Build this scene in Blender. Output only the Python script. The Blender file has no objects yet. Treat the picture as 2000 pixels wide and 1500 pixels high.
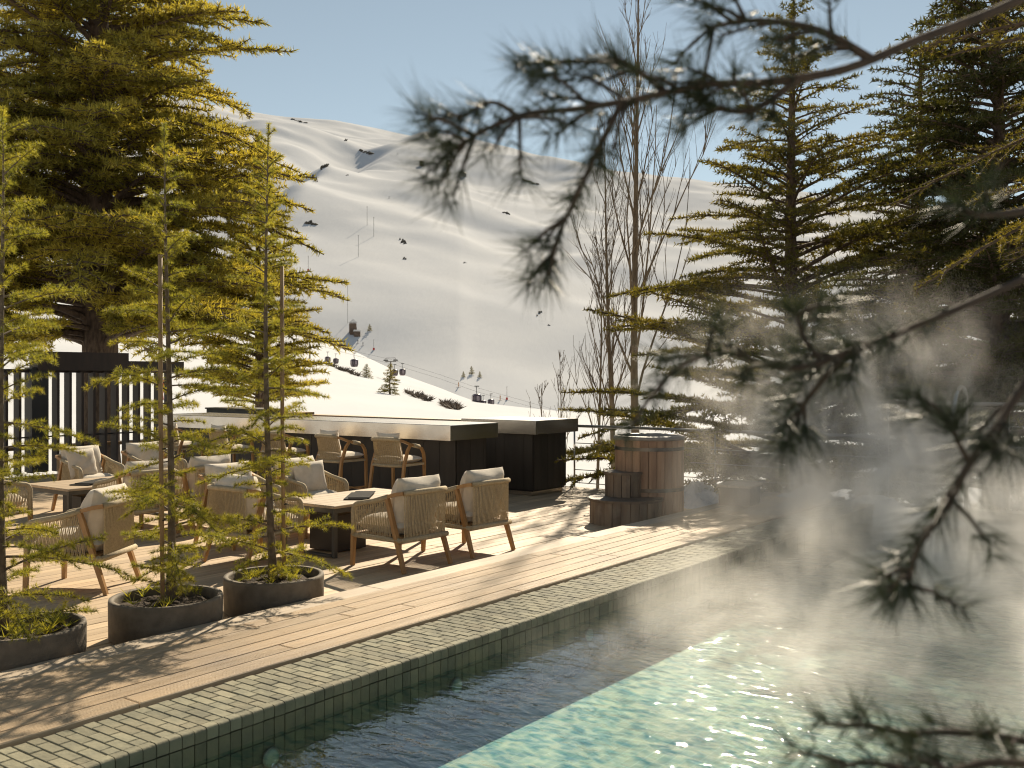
import bpy, bmesh, math, random
import numpy as np
from mathutils import Vector, Matrix
R = math.radians
SC = bpy.context.scene
COL = SC.collection

# ------------------------------------------------------------------ camera
TH = R(36.8)            # heading: X runs along the pool, Y points away from it
CT, ST = math.cos(TH), math.sin(TH)
CAMH, FPX, HOR = 1.85, 1948.0, 735.0
cam = bpy.data.cameras.new('camera'); camo = bpy.data.objects.new('camera', cam); COL.objects.link(camo)
camo.location = (0, 0, CAMH); camo.rotation_euler = (R(90), 0, TH - R(90))
cam.sensor_width = 36; cam.lens = FPX / 2000 * 36; cam.shift_y = -15 / 2000
cam.clip_start = 0.1; cam.clip_end = 6000
cam.dof.use_dof = True; cam.dof.focus_distance = 11.5; cam.dof.aperture_fstop = 4.4
SC.camera = camo

# ------------------------------------------------------------------ sky, sun, exposure
SUN_AZ, SUN_EL = R(26), R(34.5)     # azimuth counted from +X towards +Y
w = bpy.data.worlds.new('World'); SC.world = w; w.use_nodes = True
wn = w.node_tree; wn.nodes.clear()
sky = wn.nodes.new('ShaderNodeTexSky'); sky.sky_type = 'NISHITA'; sky.sun_disc = False
sky.sun_elevation = SUN_EL; sky.sun_rotation = R(90) - SUN_AZ
sky.altitude = 300; sky.air_density = 1.0; sky.dust_density = 0.0; sky.ozone_density = 1.0
bg = wn.nodes.new('ShaderNodeBackground'); bg.inputs['Strength'].default_value = 0.052
wo = wn.nodes.new('ShaderNodeOutputWorld')
hsv = wn.nodes.new('ShaderNodeHueSaturation'); hsv.inputs['Saturation'].default_value = 0.58; hsv.inputs['Hue'].default_value = 0.478
wn.links.new(sky.outputs[0], hsv.inputs['Color']); wn.links.new(hsv.outputs[0], bg.inputs[0]); wn.links.new(bg.outputs[0], wo.inputs[0])
sl = bpy.data.lights.new('sun', 'SUN'); sl.energy = 5.0; sl.angle = R(0.55); sl.color = (1.0, 0.86, 0.65)
so = bpy.data.objects.new('sun', sl); COL.objects.link(so)
sdir = Vector((math.cos(SUN_EL) * math.cos(SUN_AZ), math.cos(SUN_EL) * math.sin(SUN_AZ), math.sin(SUN_EL)))
so.rotation_euler = (-sdir).to_track_quat('-Z', 'Y').to_euler(); so.location = (20, 5, 20)
vs = SC.view_settings; vs.view_transform = 'Standard'; vs.look = 'None'; vs.gamma = 1.0; vs.exposure = 0.71
cy = SC.cycles
cy.use_denoising = True
cy.pixel_filter_type = 'BLACKMAN_HARRIS'; cy.filter_width = 1.1
cy.max_bounces = 8; cy.diffuse_bounces = 3; cy.glossy_bounces = 3; cy.transmission_bounces = 4
cy.transparent_max_bounces = 24; cy.volume_bounces = 2
cy.sample_clamp_indirect = 6.0; cy.caustics_reflective = False; cy.caustics_refractive = False
cy.volume_step_rate = 1.0; cy.volume_max_steps = 96

def P(u, v, d):
    """pixel of the 2000x1500 picture at forward distance d -> world point"""
    r = (u - 1000) / FPX * d
    return Vector((d * CT + r * ST, d * ST - r * CT, CAMH - (v - HOR) / FPX * d))
def dr(d, r, z=0.0): return Vector((d * CT + r * ST, d * ST - r * CT, z))

# ------------------------------------------------------------------ materials
def _n(nt, t, **k):
    n = nt.nodes.new(t)
    for a, b in k.items(): setattr(n, a, b)
    return n
def mat(name, c1, c2=None, scale=4.0, rough=0.6, metallic=0.0, bump=0.0, bscale=40.0, stretch=(1, 1, 1), rand=0.0,
        island=0.0, detail=4.0, bstretch=None, spec=0.5, coat=0.0, trans=None, lo=0.35, hi=0.65, dirt=None, sheen=0.0, bdist=0.01, brot=None):
    m = bpy.data.materials.new(name); m.use_nodes = True; nt = m.node_tree; L = nt.links.new
    b = nt.nodes['Principled BSDF']; out = nt.nodes['Material Output']
    b.inputs['Roughness'].default_value = rough; b.inputs['Metallic'].default_value = metallic
    b.inputs['Specular IOR Level'].default_value = spec
    if coat: b.inputs['Coat Weight'].default_value = coat
    if sheen: b.inputs['Sheen Weight'].default_value = sheen
    g = _n(nt, 'ShaderNodeNewGeometry')
    mp = _n(nt, 'ShaderNodeMapping'); L(g.outputs['Position'], mp.inputs['Vector']); mp.inputs['Scale'].default_value = stretch
    if c2 is None: c2 = tuple(x * 0.8 for x in c1)
    nz = _n(nt, 'ShaderNodeTexNoise'); nz.inputs['Scale'].default_value = scale; nz.inputs['Detail'].default_value = detail
    L(mp.outputs[0], nz.inputs['Vector'])
    mr = _n(nt, 'ShaderNodeMapRange'); mr.inputs[1].default_value = lo; mr.inputs[2].default_value = hi; L(nz.outputs[0], mr.inputs[0])
    mx = _n(nt, 'ShaderNodeMix', data_type='RGBA'); mx.inputs[6].default_value = (*c1, 1); mx.inputs[7].default_value = (*c2, 1)
    L(mr.outputs[0], mx.inputs[0]); col = mx.outputs[2]
    if dirt:
        dc, ds, dl, dh = dirt
        n2 = _n(nt, 'ShaderNodeTexNoise'); n2.inputs['Scale'].default_value = ds; n2.inputs['Detail'].default_value = 6; L(g.outputs['Position'], n2.inputs['Vector'])
        m2 = _n(nt, 'ShaderNodeMapRange'); m2.inputs[1].default_value = dl; m2.inputs[2].default_value = dh; L(n2.outputs[0], m2.inputs[0])
        x2 = _n(nt, 'ShaderNodeMix', data_type='RGBA'); L(m2.outputs[0], x2.inputs[0]); L(col, x2.inputs[6]); x2.inputs[7].default_value = (*dc, 1); col = x2.outputs[2]
    for amt, sock in ((rand, 'o'), (island, 'i')):
        if amt:
            src = _n(nt, 'ShaderNodeObjectInfo').outputs['Random'] if sock == 'o' else g.outputs['Random Per Island']
            r2 = _n(nt, 'ShaderNodeMapRange'); r2.inputs[3].default_value = 1 - amt; r2.inputs[4].default_value = 1 + amt; L(src, r2.inputs[0])
            h = _n(nt, 'ShaderNodeHueSaturation'); L(r2.outputs[0], h.inputs['Value']); L(col, h.inputs['Color']); col = h.outputs[0]
    L(col, b.inputs['Base Color'])
    if bump:
        bm_ = _n(nt, 'ShaderNodeMapping'); L(g.outputs['Position'], bm_.inputs['Vector']); bm_.inputs['Scale'].default_value = bstretch or stretch
        if brot is not None: bm_.vector_type = 'TEXTURE'; bm_.inputs['Rotation'].default_value = (0, 0, brot)
        bn = _n(nt, 'ShaderNodeTexNoise'); bn.inputs['Scale'].default_value = bscale; bn.inputs['Detail'].default_value = 5; L(bm_.outputs[0], bn.inputs['Vector'])
        bp = _n(nt, 'ShaderNodeBump'); bp.inputs['Strength'].default_value = bump; bp.inputs['Distance'].default_value = bdist
        L(bn.outputs[0], bp.inputs['Height']); L(bp.outputs[0], b.inputs['Normal'])
    if trans:
        t = _n(nt, 'ShaderNodeBsdfTranslucent'); hs = _n(nt, 'ShaderNodeMix', data_type='RGBA'); hs.blend_type = 'MULTIPLY'; hs.inputs[0].default_value = 1
        L(col, hs.inputs[6]); hs.inputs[7].default_value = (*trans[1], 1); L(hs.outputs[2], t.inputs['Color'])
        ms = _n(nt, 'ShaderNodeMixShader'); ms.inputs[0].default_value = trans[0]
        L(b.outputs[0], ms.inputs[1]); L(t.outputs[0], ms.inputs[2]); L(ms.outputs[0], out.inputs['Surface'])
    return m
M = {}
M['snow'] = mat('snow', (.645, .652, .665), (.61, .622, .645), scale=.02, rough=.65, bump=.5, bscale=1.0, bstretch=(16, 2.6, 4), brot=TH - R(8), spec=0, bdist=.35)
M['snow_near'] = mat('snow_near', (.6, .595, .585), (.55, .55, .555), scale=2.0, spec=.1, rough=.6, bump=.7, bscale=7, bdist=.08)
M['deck'] = mat('deck', (.56, .42, .265), (.44, .32, .195), scale=7, rough=.62, stretch=(.12, 3, 1), rand=.16, bump=.35, bscale=30, bstretch=(.1, 3, 1), detail=7, dirt=((.36, .27, .18), 1.1, .5, .75))
M['walk'] = mat('walk', (.60, .46, .30), (.49, .365, .23), scale=7, rough=.6, stretch=(.1, 4, 1), rand=.13, bump=.6, bscale=28, bstretch=(.05, 4, 1), detail=7, dirt=((.37, .285, .20), .9, .48, .72))
M['lip'] = mat('lip', (.48, .39, .29), (.38, .30, .215), scale=8, rough=.7, stretch=(.15, 2, 1), rand=.1, bump=.4, bscale=30, bstretch=(.2, 2, 1), detail=8)
M['deckbase'] = mat('deckbase', (.05, .035, .022), rough=.9)
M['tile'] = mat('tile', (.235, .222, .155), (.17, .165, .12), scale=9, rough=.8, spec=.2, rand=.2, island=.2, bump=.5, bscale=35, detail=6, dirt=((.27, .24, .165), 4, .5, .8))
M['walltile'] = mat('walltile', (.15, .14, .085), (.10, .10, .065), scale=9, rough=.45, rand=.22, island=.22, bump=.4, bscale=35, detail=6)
M['grout'] = mat('grout', (.20, .188, .132), (.15, .142, .103), scale=8, rough=.85)
M['shell'] = mat('shell', (.12, .15, .11), rough=.8)
M['teak'] = mat('teak', (.42, .235, .09), (.30, .16, .058), scale=9, rough=.5, stretch=(1, 1, .35), bump=.15, bscale=60, rand=.1, detail=6)
M['rope'] = mat('rope', (.50, .40, .25), (.38, .30, .185), scale=60, rough=.85, bump=.6, bscale=220, rand=.05)
M['wrap'] = mat('wrap', (.45, .365, .235), (.36, .29, .185), scale=40, rough=.85, bump=.7, bscale=150)
M['fabric'] = mat('fabric', (.66, .58, .47), (.58, .51, .41), scale=12, rough=.9, bump=.35, bscale=160, sheen=.2, rand=.04)
M['planter'] = mat('planter', (.155, .125, .092), (.105, .087, .064), scale=14, rough=.8, bump=.35, bscale=90, dirt=((.21, .18, .14), 3, .5, .8), detail=8)
M['soil'] = mat('soil', (.035, .025, .016), (.07, .045, .025), scale=40, rough=.95, bump=1, bscale=50, bdist=.03)
M['bark'] = mat('bark', (.16, .11, .075), (.075, .05, .035), scale=14, rough=.9, bump=1, bscale=26, stretch=(1, 1, .35), bdist=.03)
M['barkthin'] = mat('barkthin', (.17, .13, .095), (.09, .065, .045), scale=20, rough=.85)
M['barkpop'] = mat('barkpop', (.20, .15, .095), (.12, .085, .05), scale=9, rough=.85, stretch=(1, 1, .4))
M['barkdark'] = mat('barkdark', (.07, .05, .036), (.04, .03, .022), scale=20, rough=.9)
M['stake'] = mat('stake', (.33, .22, .12), (.24, .15, .08), scale=14, rough=.7, stretch=(1, 1, .2))
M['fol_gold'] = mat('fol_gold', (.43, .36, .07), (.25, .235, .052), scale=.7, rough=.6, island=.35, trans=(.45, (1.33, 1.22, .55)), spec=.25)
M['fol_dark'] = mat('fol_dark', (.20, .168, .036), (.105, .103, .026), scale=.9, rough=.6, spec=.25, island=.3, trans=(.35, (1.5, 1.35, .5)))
M['fol_shade'] = mat('fol_shade', (.085, .085, .022), (.045, .05, .016), scale=.9, rough=.6, spec=.2, island=.3, trans=(.28, (1.5, 1.35, .5)))  # backlit shade of the right-hand cedars put into a near-black green
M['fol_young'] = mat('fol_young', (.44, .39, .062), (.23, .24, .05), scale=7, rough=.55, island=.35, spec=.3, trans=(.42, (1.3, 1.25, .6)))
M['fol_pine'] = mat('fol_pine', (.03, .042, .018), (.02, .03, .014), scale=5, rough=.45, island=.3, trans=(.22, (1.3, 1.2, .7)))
M['steel'] = mat('steel', (.60, .57, .52), (.50, .47, .43), scale=3, rough=.24, metallic=1.0, bump=.05, bscale=20, detail=7)
M['steelrail'] = mat('steelrail', (.33, .32, .30), rough=.35, metallic=1.0)
M['dark'] = mat('dark', (.045, .037, .03), (.028, .023, .019), scale=6, rough=.5, stretch=(1, 1, .2), rand=.15, bump=.2, bscale=40)
M['darkmetal'] = mat('darkmetal', (.035, .03, .027), rough=.45, metallic=.4)
M['screen'] = mat('screen', (.035, .02, .014), (.022, .013, .009), scale=8, rough=.55, stretch=(1, 1, .2))
M['tabletop'] = mat('tabletop', (.47, .36, .24), (.38, .28, .18), scale=8, rough=.55, stretch=(.2, 2, 1), rand=.06)
M['frame'] = mat('frame', (.09, .085, .075), rough=.5, metallic=.3)
M['stone'] = mat('stone', (.36, .31, .25), (.28, .24, .19), scale=2, rough=.8, bump=.2, bscale=30)
M['tub'] = mat('tub', (.36, .225, .14), (.24, .14, .085), scale=10, rough=.55, stretch=(1, 1, .15), rand=.22, bump=.3, bscale=40, detail=7)
M['tubstep'] = mat('tubstep', (.21, .155, .105), (.125, .088, .06), scale=9, rough=.6, stretch=(1, 1, .2), rand=.28, bump=.4, bscale=40, detail=7, dirt=((.22, .18, .14), 5, .55, .8))
M['tubrim'] = mat('tubrim', (.30, .27, .24), (.22, .20, .18), scale=9, rough=.5)
M['rock'] = mat('rock', (.10, .085, .065), (.05, .045, .035), scale=.5, rough=.9, bump=.8, bscale=1.0, bdist=.5)
M['hut'] = mat('hut', (.13, .09, .065), (.08, .055, .04), scale=1.5, rough=.8)
M['gond'] = mat('gond', (.10, .07, .085), rough=.3, spec=.6)
M['gpane'] = mat('gpane', (.22, .17, .20), rough=.1, spec=.8)
M['liftsteel'] = mat('liftsteel', (.22, .21, .20), rough=.5, metallic=.4)
M['red'] = mat('red', (.45, .03, .025), rough=.6)
M['cloth'] = mat('cloth', (.04, .04, .05), rough=.8)
M['orange'] = mat('orange', (.5, .2, .03), rough=.6)
M['hoop'] = mat('hoop', (.16, .145, .13), (.09, .08, .07), scale=6, rough=.35, metallic=.9)
M['black'] = mat('black', (.02, .02, .02), rough=.5)
M['paper'] = mat('paper', (.045, .043, .04), (.03, .03, .03), scale=20, rough=.9, spec=.1)

# ------------------------------------------------------------------ mesh helpers
class MB:
    def __init__(s): s.v = []; s.f = []
    def box(s, c, size, rz=0.0, taper=1.0):
        cx, cy_, cz = c; a, b, h = size[0] / 2, size[1] / 2, size[2] / 2; o = len(s.v); k, q = math.cos(rz), math.sin(rz)
        for z in (-h, h):
            t = taper if z < 0 else 1
            for x, y in ((-a, -b), (a, -b), (a, b), (-a, b)):
                s.v.append((cx + x * t * k - y * t * q, cy_ + x * t * q + y * t * k, cz + z))
        s.f += [(o + 3, o + 2, o + 1, o), (o + 4, o + 5, o + 6, o + 7)] + [(o + i, o + (i + 1) % 4, o + 4 + (i + 1) % 4, o + 4 + i) for i in range(4)]
        return s
    def bevbox(s, c, size, bv, rz=0.0):
        """box with chamfered top edges"""
        cx, cy_, cz = c; a, b, h = size[0] / 2, size[1] / 2, size[2] / 2; o = len(s.v); k, q = math.cos(rz), math.sin(rz)
        for z, e in ((-h, 0), (h - bv, 0), (h, bv)):
            for x, y in ((-a + e, -b + e), (a - e, -b + e), (a - e, b - e), (-a + e, b - e)):
                s.v.append((cx + x * k - y * q, cy_ + x * q + y * k, cz + z))
        s.f.append((o + 3, o + 2, o + 1, o)); s.f.append((o + 8, o + 9, o + 10, o + 11))
        for l in (0, 4):
            s.f += [(o + l + i, o + l + (i + 1) % 4, o + l + 4 + (i + 1) % 4, o + l + 4 + i) for i in range(4)]
        return s
    def tube(s, pts, r, n=8, caps=True, sq=None):
        pts = [Vector(p) for p in pts]; m = len(pts); o = len(s.v)
        rs = r if isinstance(r, (list, tuple)) else [r] * m
        up = None
        for i, p in enumerate(pts):
            t = (pts[min(i + 1, m - 1)] - pts[max(i - 1, 0)])
            t = t.normalized() if t.length > 1e-9 else Vector((0, 0, 1))
            if up is None:
                up = t.orthogonal().normalized() if sq is None else (Vector(sq) - t * t.dot(Vector(sq))).normalized()
            else:
                up = up - t * up.dot(t); up = up.normalized() if up.length > 1e-6 else t.orthogonal().normalized()
            sd = t.cross(up)
            for k in range(n):
                a = 2 * math.pi * (k + (.5 if n == 4 else 0)) / n
                q = p + (up * math.cos(a) + sd * math.sin(a)) * rs[i]
                s.v.append(tuple(q))
        for i in range(m - 1):
            for k in range(n):
                s.f.append((o + i * n + k, o + i * n + (k + 1) % n, o + (i + 1) * n + (k + 1) % n, o + (i + 1) * n + k))
        if caps:
            s.f.append(tuple(o + k for k in reversed(range(n)))); s.f.append(tuple(o + (m - 1) * n + k for k in range(n)))
        return s
    def lathe(s, prof, n=48, c=(0, 0, 0), a0=0.0, a1=2 * math.pi):
        o = len(s.v); full = abs(a1 - a0 - 2 * math.pi) < 1e-6; cols = n if full else n + 1
        for r, z in prof:
            for k in range(cols):
                a = a0 + (a1 - a0) * k / n
                s.v.append((c[0] + r * math.cos(a), c[1] + r * math.sin(a), c[2] + z))
        for i in range(len(prof) - 1):
            for k in range(n):
                k2 = (k + 1) % cols
                s.f.append((o + i * cols + k, o + i * cols + k2, o + (i + 1) * cols + k2, o + (i + 1) * cols + k))
        return s
    def poly(s, pts, z0, z1):
        o = len(s.v); n = len(pts)
        s.v += [(x, y, z0) for x, y in pts] + [(x, y, z1) for x, y in pts]
        s.f.append(tuple(o + i for i in reversed(range(n)))); s.f.append(tuple(o + n + i for i in range(n)))
        s.f += [(o + i, o + (i + 1) % n, o + n + (i + 1) % n, o + n + i) for i in range(n)]
        return s
    def mesh(s, name, m, smooth=False):
        me = bpy.data.meshes.new(name); me.from_pydata(s.v, [], s.f); me.update()
        if m: me.materials.append(M[m] if isinstance(m, str) else m)
        if smooth: me.shade_smooth() if hasattr(me, 'shade_smooth') else me.polygons.foreach_set('use_smooth', [True] * len(me.polygons))
        return me
    def build(s, name, m, parent=None, smooth=False, kind=None):
        return link(name, s.mesh(name, m, smooth), parent, kind)
def link(name, me, parent=None, kind=None):
    o = bpy.data.objects.new(name, me); COL.objects.link(o)
    if parent: o.parent = parent
    if kind: o['kind'] = kind
    return o
def npmesh(name, V, F, m, parent=None, smooth=False, kind=None):
    V = np.ascontiguousarray(V, dtype=np.float32).reshape(-1, 3); F = np.ascontiguousarray(F, dtype=np.int32); k = F.shape[1]
    me = bpy.data.meshes.new(name); me.vertices.add(len(V)); me.vertices.foreach_set('co', V.ravel())
    me.loops.add(F.size); me.loops.foreach_set('vertex_index', F.ravel())
    me.polygons.add(len(F)); me.polygons.foreach_set('loop_start', np.arange(0, F.size, k, dtype=np.int32))
    me.update(calc_edges=True)
    if smooth: me.polygons.foreach_set('use_smooth', np.ones(len(F), dtype=bool))
    me.materials.append(M[m] if isinstance(m, str) else m); me.validate()
    return link(name, me, parent, kind)
def thing(name, label, cat, loc=(0, 0, 0), rz=0.0, group=None):
    o = bpy.data.objects.new(name, None); COL.objects.link(o); o.location = loc; o.rotation_euler = (0, 0, rz)
    o.empty_display_size = .2
    return tag(o, label, cat, group)
def tag(o, label, cat, group=None):
    o['label'] = label; o['category'] = cat
    if group: o['group'] = group
    return o
def struct(o): o['kind'] = 'structure'; return o
def dup(root, label, loc, rz, group=None):
    r = root.copy(); COL.objects.link(r); r.location = loc; r.rotation_euler = (0, 0, rz); r['label'] = label
    if group: r['group'] = group
    for ch in list(root.children):
        c = ch.copy(); COL.objects.link(c); c.parent = r
        for gch in list(ch.children):
            d = gch.copy(); COL.objects.link(d); d.parent = c
    return r
def arc(c, r, a0, a1, n, ax='xz'):
    out = []
    for i in range(n + 1):
        a = a0 + (a1 - a0) * i / n; p = [c[0], c[1], c[2]]
        i0 = 'xyz'.index(ax[0]); i1 = 'xyz'.index(ax[1]); p[i0] += r * math.cos(a); p[i1] += r * math.sin(a); out.append(tuple(p))
    return out
def pillow(w, h, t, n=14, pinch=.06, seed=0, wr=.012):
    rng = np.random.RandomState(seed); mb = MB()
    for sgn in (1, -1):
        o = len(mb.v)
        for j in range(n + 1):
            for i in range(n + 1):
                x = -1 + 2 * i / n; y = -1 + 2 * j / n
                e = max(0.0, (1 - abs(x) ** 4.0)) ** .5 * max(0.0, (1 - abs(y) ** 4.0)) ** .5
                px = x * (w / 2) * (1 - pinch * (1 - y * y) * abs(x) ** 2); py = y * (h / 2) * (1 - pinch * (1 - x * x) * abs(y) ** 2)
                z = sgn * (t / 2 * e + (wr * math.sin(5 * x + 3 * y * (1 + seed % 3) + seed) * e))
                mb.v.append((px, py, z))
        for j in range(n):
            for i in range(n):
                a = o + j * (n + 1) + i; q = (a, a + 1, a + n + 2, a + n + 1)
                mb.f.append(q if sgn > 0 else q[::-1])
    return mb
def xform(mb, mtx): mb.v = [tuple(mtx @ Vector(p)) for p in mb.v]; return mb
# value noise
_rs = np.random.RandomState(7); _perm = _rs.rand(256, 256)
def vnoise(x, y):
    xi = np.floor(x).astype(int); yi = np.floor(y).astype(int); fx = x - xi; fy = y - yi
    fx = fx * fx * fx * (fx * (fx * 6 - 15) + 10); fy = fy * fy * fy * (fy * (fy * 6 - 15) + 10)
    g = lambda a, b: _perm[a % 256, b % 256]
    return (g(xi, yi) * (1 - fx) + g(xi + 1, yi) * fx) * (1 - fy) + (g(xi, yi + 1) * (1 - fx) + g(xi + 1, yi + 1) * fx) * fy - .5
def fbm(x, y, o=4):
    s = 0; a = 1
    for i in range(o): s = s + a * vnoise(x * 2 ** i + 17.3 * i, y * 2 ** i + 9.1 * i); a *= .5
    return s

# ================================================================== terrain: one sheet of snow from the deck to the ridge
U_C = [-1500, 0, 300, 450, 600, 700, 790, 860, 930, 1040, 1120, 1300, 2000, 3500]
V_C = [520, 575, 600, 628, 652, 690, 733, 758, 786, 812, 826, 836, 850, 850]
U_R = [-1500, 0, 300, 400, 480, 540, 600, 650, 720, 800, 870, 930, 1000, 1100, 1200, 1300, 1700, 2000, 3500]
V_R = [120, 165, 192, 204, 214, 227, 238, 244, 249, 265, 281, 290, 302, 320, 338, 352, 388, 425, 480]
_ug = np.arange(-1500, 3501, 5.0); _kn = np.exp(-(np.arange(-60, 61) / 22.0) ** 2); _kn /= _kn.sum()
def smooth_tab(U, V, w=1.0):
    y = np.interp(_ug, U, V); y = np.convolve(np.pad(y, 60, mode='edge'), _kn, mode='valid'); return y
def sst(x): x = np.clip(x, 0, 1); return x * x * (3 - 2 * x)
DC, DV = 300.0, 370.0
U_D = [-1500, 300, 700, 1000, 1300, 1600, 2000, 3500]; D_D = [2500, 2500, 2280, 2000, 1780, 1620, 1500, 1500]
T_D = smooth_tab(U_D, D_D); T_R = smooth_tab(U_R, V_R)
def terrain(t, d):
    u = 1000 + t * FPX
    DRI = np.interp(u, _ug, T_D); vc = np.interp(u, U_C, V_C); vr = np.interp(u, _ug, T_R)
    zc = CAMH - (vc - HOR) * DC / FPX; zr = CAMH - (vr - HOR) * DRI / FPX
    z0 = -1.0
    s = np.clip((d - 17) / (DC - 17), 0, 1)
    z = z0 + (zc - z0) * s ** 1.9 - .6 * np.sin(np.pi * s)
    X = d * CT + t * d * ST; Y = d * ST - t * d * CT
    z = z + s * (1 - s) * 4 * 1.6 * fbm(X / 60, Y / 60, 3) + (1 - s) * .12 * fbm(X / 5, Y / 5, 3)
    zv = np.minimum(zc - 12, -16)
    a = sst((d - DC) / (DV - DC))
    z = np.where(d > DC, zc + (zv - zc) * a, z)
    q = np.clip((d - DV) / (DRI - DV), 0, 1)
    base = zv + (zr - zv) * (q * 1.12 - .12 * q ** 3)
    vb = HOR - (base - CAMH) * FPX / np.maximum(d, 1)
    fade = np.sin(np.pi * np.clip(q, 0, 1)) ** .6
    # spur with a gully on its left, under the ridge
    xs = np.interp(vb, [200, 268, 300, 335, 390, 470, 560, 640, 800], [880, 800, 705, 625, 565, 480, 420, 390, 380])
    xs = xs + 60 * fbm(X / 210 + 8, Y / 210, 3)
    f = 34 * sst((u - xs + 50) / 115) * np.exp(-np.clip(u - xs, 0, 900) / 420)
    f = f * np.interp(vb, [230, 275, 400, 600, 720], [0, .8, 1, .8, 0])
    # a hollow under the rounded top
    f = f - 30 * np.exp(-((u - 690) / 105) ** 2 - ((vb - 292) / 26) ** 2)
    wx = 90 * fbm(X / 450, Y / 450, 2); n = 50 * fbm((X + wx) / 400 + 3.7, (Y - wx) / 400 + 1.2, 2) + 24 * fbm((X + wx) / 170, (Y + wx) / 170, 3) + 1.3 * fbm(X / 34 + 5, Y / 34, 3)
    z = np.where(d > DV, base + (f + n * .8) * fade, z)
    over = np.clip((d - DRI) / 1200, 0, 1)
    z = np.where(d > DRI, zr - over * 460, z)
    return z
az = np.concatenate([np.linspace(-180, -48, 40, endpoint=False), np.linspace(-48, -30, 24, endpoint=False), np.linspace(-30, 30, 330, endpoint=False), np.linspace(30, 48, 24, endpoint=False), np.linspace(48, 180, 41)])
rr = np.concatenate([np.linspace(.6, 16, 8, endpoint=False), np.geomspace(16, 300, 75, endpoint=False), np.linspace(300, 370, 14, endpoint=False), np.linspace(370, 2560, 250, endpoint=False), np.linspace(2560, 4400, 12)])
A, RR = np.meshgrid(np.radians(az), rr)
ac = np.clip(A, -R(52), R(52)); tt = np.tan(ac); dd = RR
Z = terrain(tt, dd); Rt = dd / np.cos(ac)
Xw = Rt * np.cos(TH - A); Yw = Rt * np.sin(TH - A)
na, nr = len(az), len(rr); idx = np.arange(na * nr).reshape(nr, na)
F = np.stack([idx[:-1, :-1], idx[:-1, 1:], idx[1:, 1:], idx[1:, :-1]], -1).reshape(-1, 4)[:, ::-1]
struct(npmesh('snow_terrain', np.stack([Xw, Yw, Z], -1), F, 'snow', smooth=True))
DS = np.concatenate([np.linspace(20, 370, 900), np.linspace(370, 2490, 4000)])
def hit(u, v, dmin=20):
    t = (u - 1000) / FPX; z = terrain(np.full_like(DS, t), DS); ray = CAMH - (v - HOR) / FPX * DS
    k = np.where((z >= ray) & (DS >= dmin))[0]; d = DS[k[0]] if len(k) else 1100.0
    return dr(d, t * d, float(terrain(np.array([t]), np.array([d]))[0])), d

# ================================================================== decks
rng = random.Random(3)
LIP, JOINT, EDGE, XE, YB = 5.81, 4.60, 4.07, 14.05, 18.4
base = MB(); base.box(((1.2 + XE) / 2, (LIP + YB) / 2, -.10), (XE - 1.2, YB - LIP, .1)); lower = struct(base.build('lower_deck', 'deckbase'))
boards = []
y = LIP + .004 + .07; row = 0
while y < YB - .07:
    x = 1.2 - rng.random() * 3.6
    while x < XE:
        x1 = min(x + 3.9 + .4 * rng.random(), XE); xa = max(x, 1.2)
        if x1 - xa > .15: boards.append((xa, x1, y))
        x = x1
    y += .145; row += 1
boards.sort(key=lambda b: (b[0] * CT + b[2] * ST))
rest = MB()
for i, (xa, xb, yy) in enumerate(boards):
    mb = MB() if i < 290 else rest
    zt = -.004 * rng.random()
    mb.bevbox(((xa + xb) / 2, yy, -.022 + zt), (xb - xa - .006, .139, .044), .004)
    if i < 290: mb.build('plank', 'deck', lower)
if rest.v: rest.build('plank_field', 'deck', lower, kind='stuff')
base = MB(); base.box(((1.0 + XE) / 2, (LIP + JOINT) / 2 - .01, .015), (XE - 1.0, LIP - JOINT - .04, .17)); walk = struct(base.build('boardwalk', 'deckbase'))
rows = [(5.81, 5.59, 'lip')]; yy = 5.586
while yy > JOINT + .07:
    rows.append((yy, max(yy - .152, JOINT + .004), 'walk')); yy -= .156
for a, b, mm in rows:
    x = 1.0 - rng.random() * 2.5
    while x < XE:
        L_ = 2.6 + 1.4 * rng.random(); x1 = min(x + L_, XE); xa = max(x, 1.0)
        if x1 - xa > .2:
            mb = MB(); mb.bevbox(((xa + x1) / 2, (a + b) / 2, .131 - .003 * rng.random()), (x1 - xa - .005, abs(a - b) - .005, .038), .004)
            # ribbed top: shallow ridges running along the board
            if mm == 'walk' and abs(a - b) > .1:
                for k in range(9):
                    mb.box(((xa + x1) / 2, b + .013 + k * (abs(a - b) - .026) / 8, .1505), (x1 - xa - .02, .0085, .003))
            mb.build('plank', mm, walk)
        x = x1
mb = MB(); mb.box(((1.0 + XE) / 2, LIP - .014, .053), (XE - 1.0, .024, .118)); mb.build('riser', 'lip', walk)

# ================================================================== pool
PX0, PX1, PY0, WAT, FLO = -1.0, 13.75, .35, 0.0, -.38
sh = MB()
sh.box(((PX0 + PX1) / 2, (EDGE + JOINT) / 2 + .012, -.24), (PX1 - PX0 + .6, JOINT - EDGE - .03, .735))     # far wall
sh.box(((PX0 + PX1) / 2, PY0 - .35, -.24), (PX1 - PX0 + .6, .7, .76))
sh.box((PX1 + .17, (PY0 + EDGE) / 2 + .007, -.24), (.26, EDGE - PY0 + .01, .735))
sh.box((PX0 - .15, (PY0 + EDGE) / 2, -.24), (.3, EDGE - PY0, .76))
shell = struct(sh.build('pool_shell', 'grout'))
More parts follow.
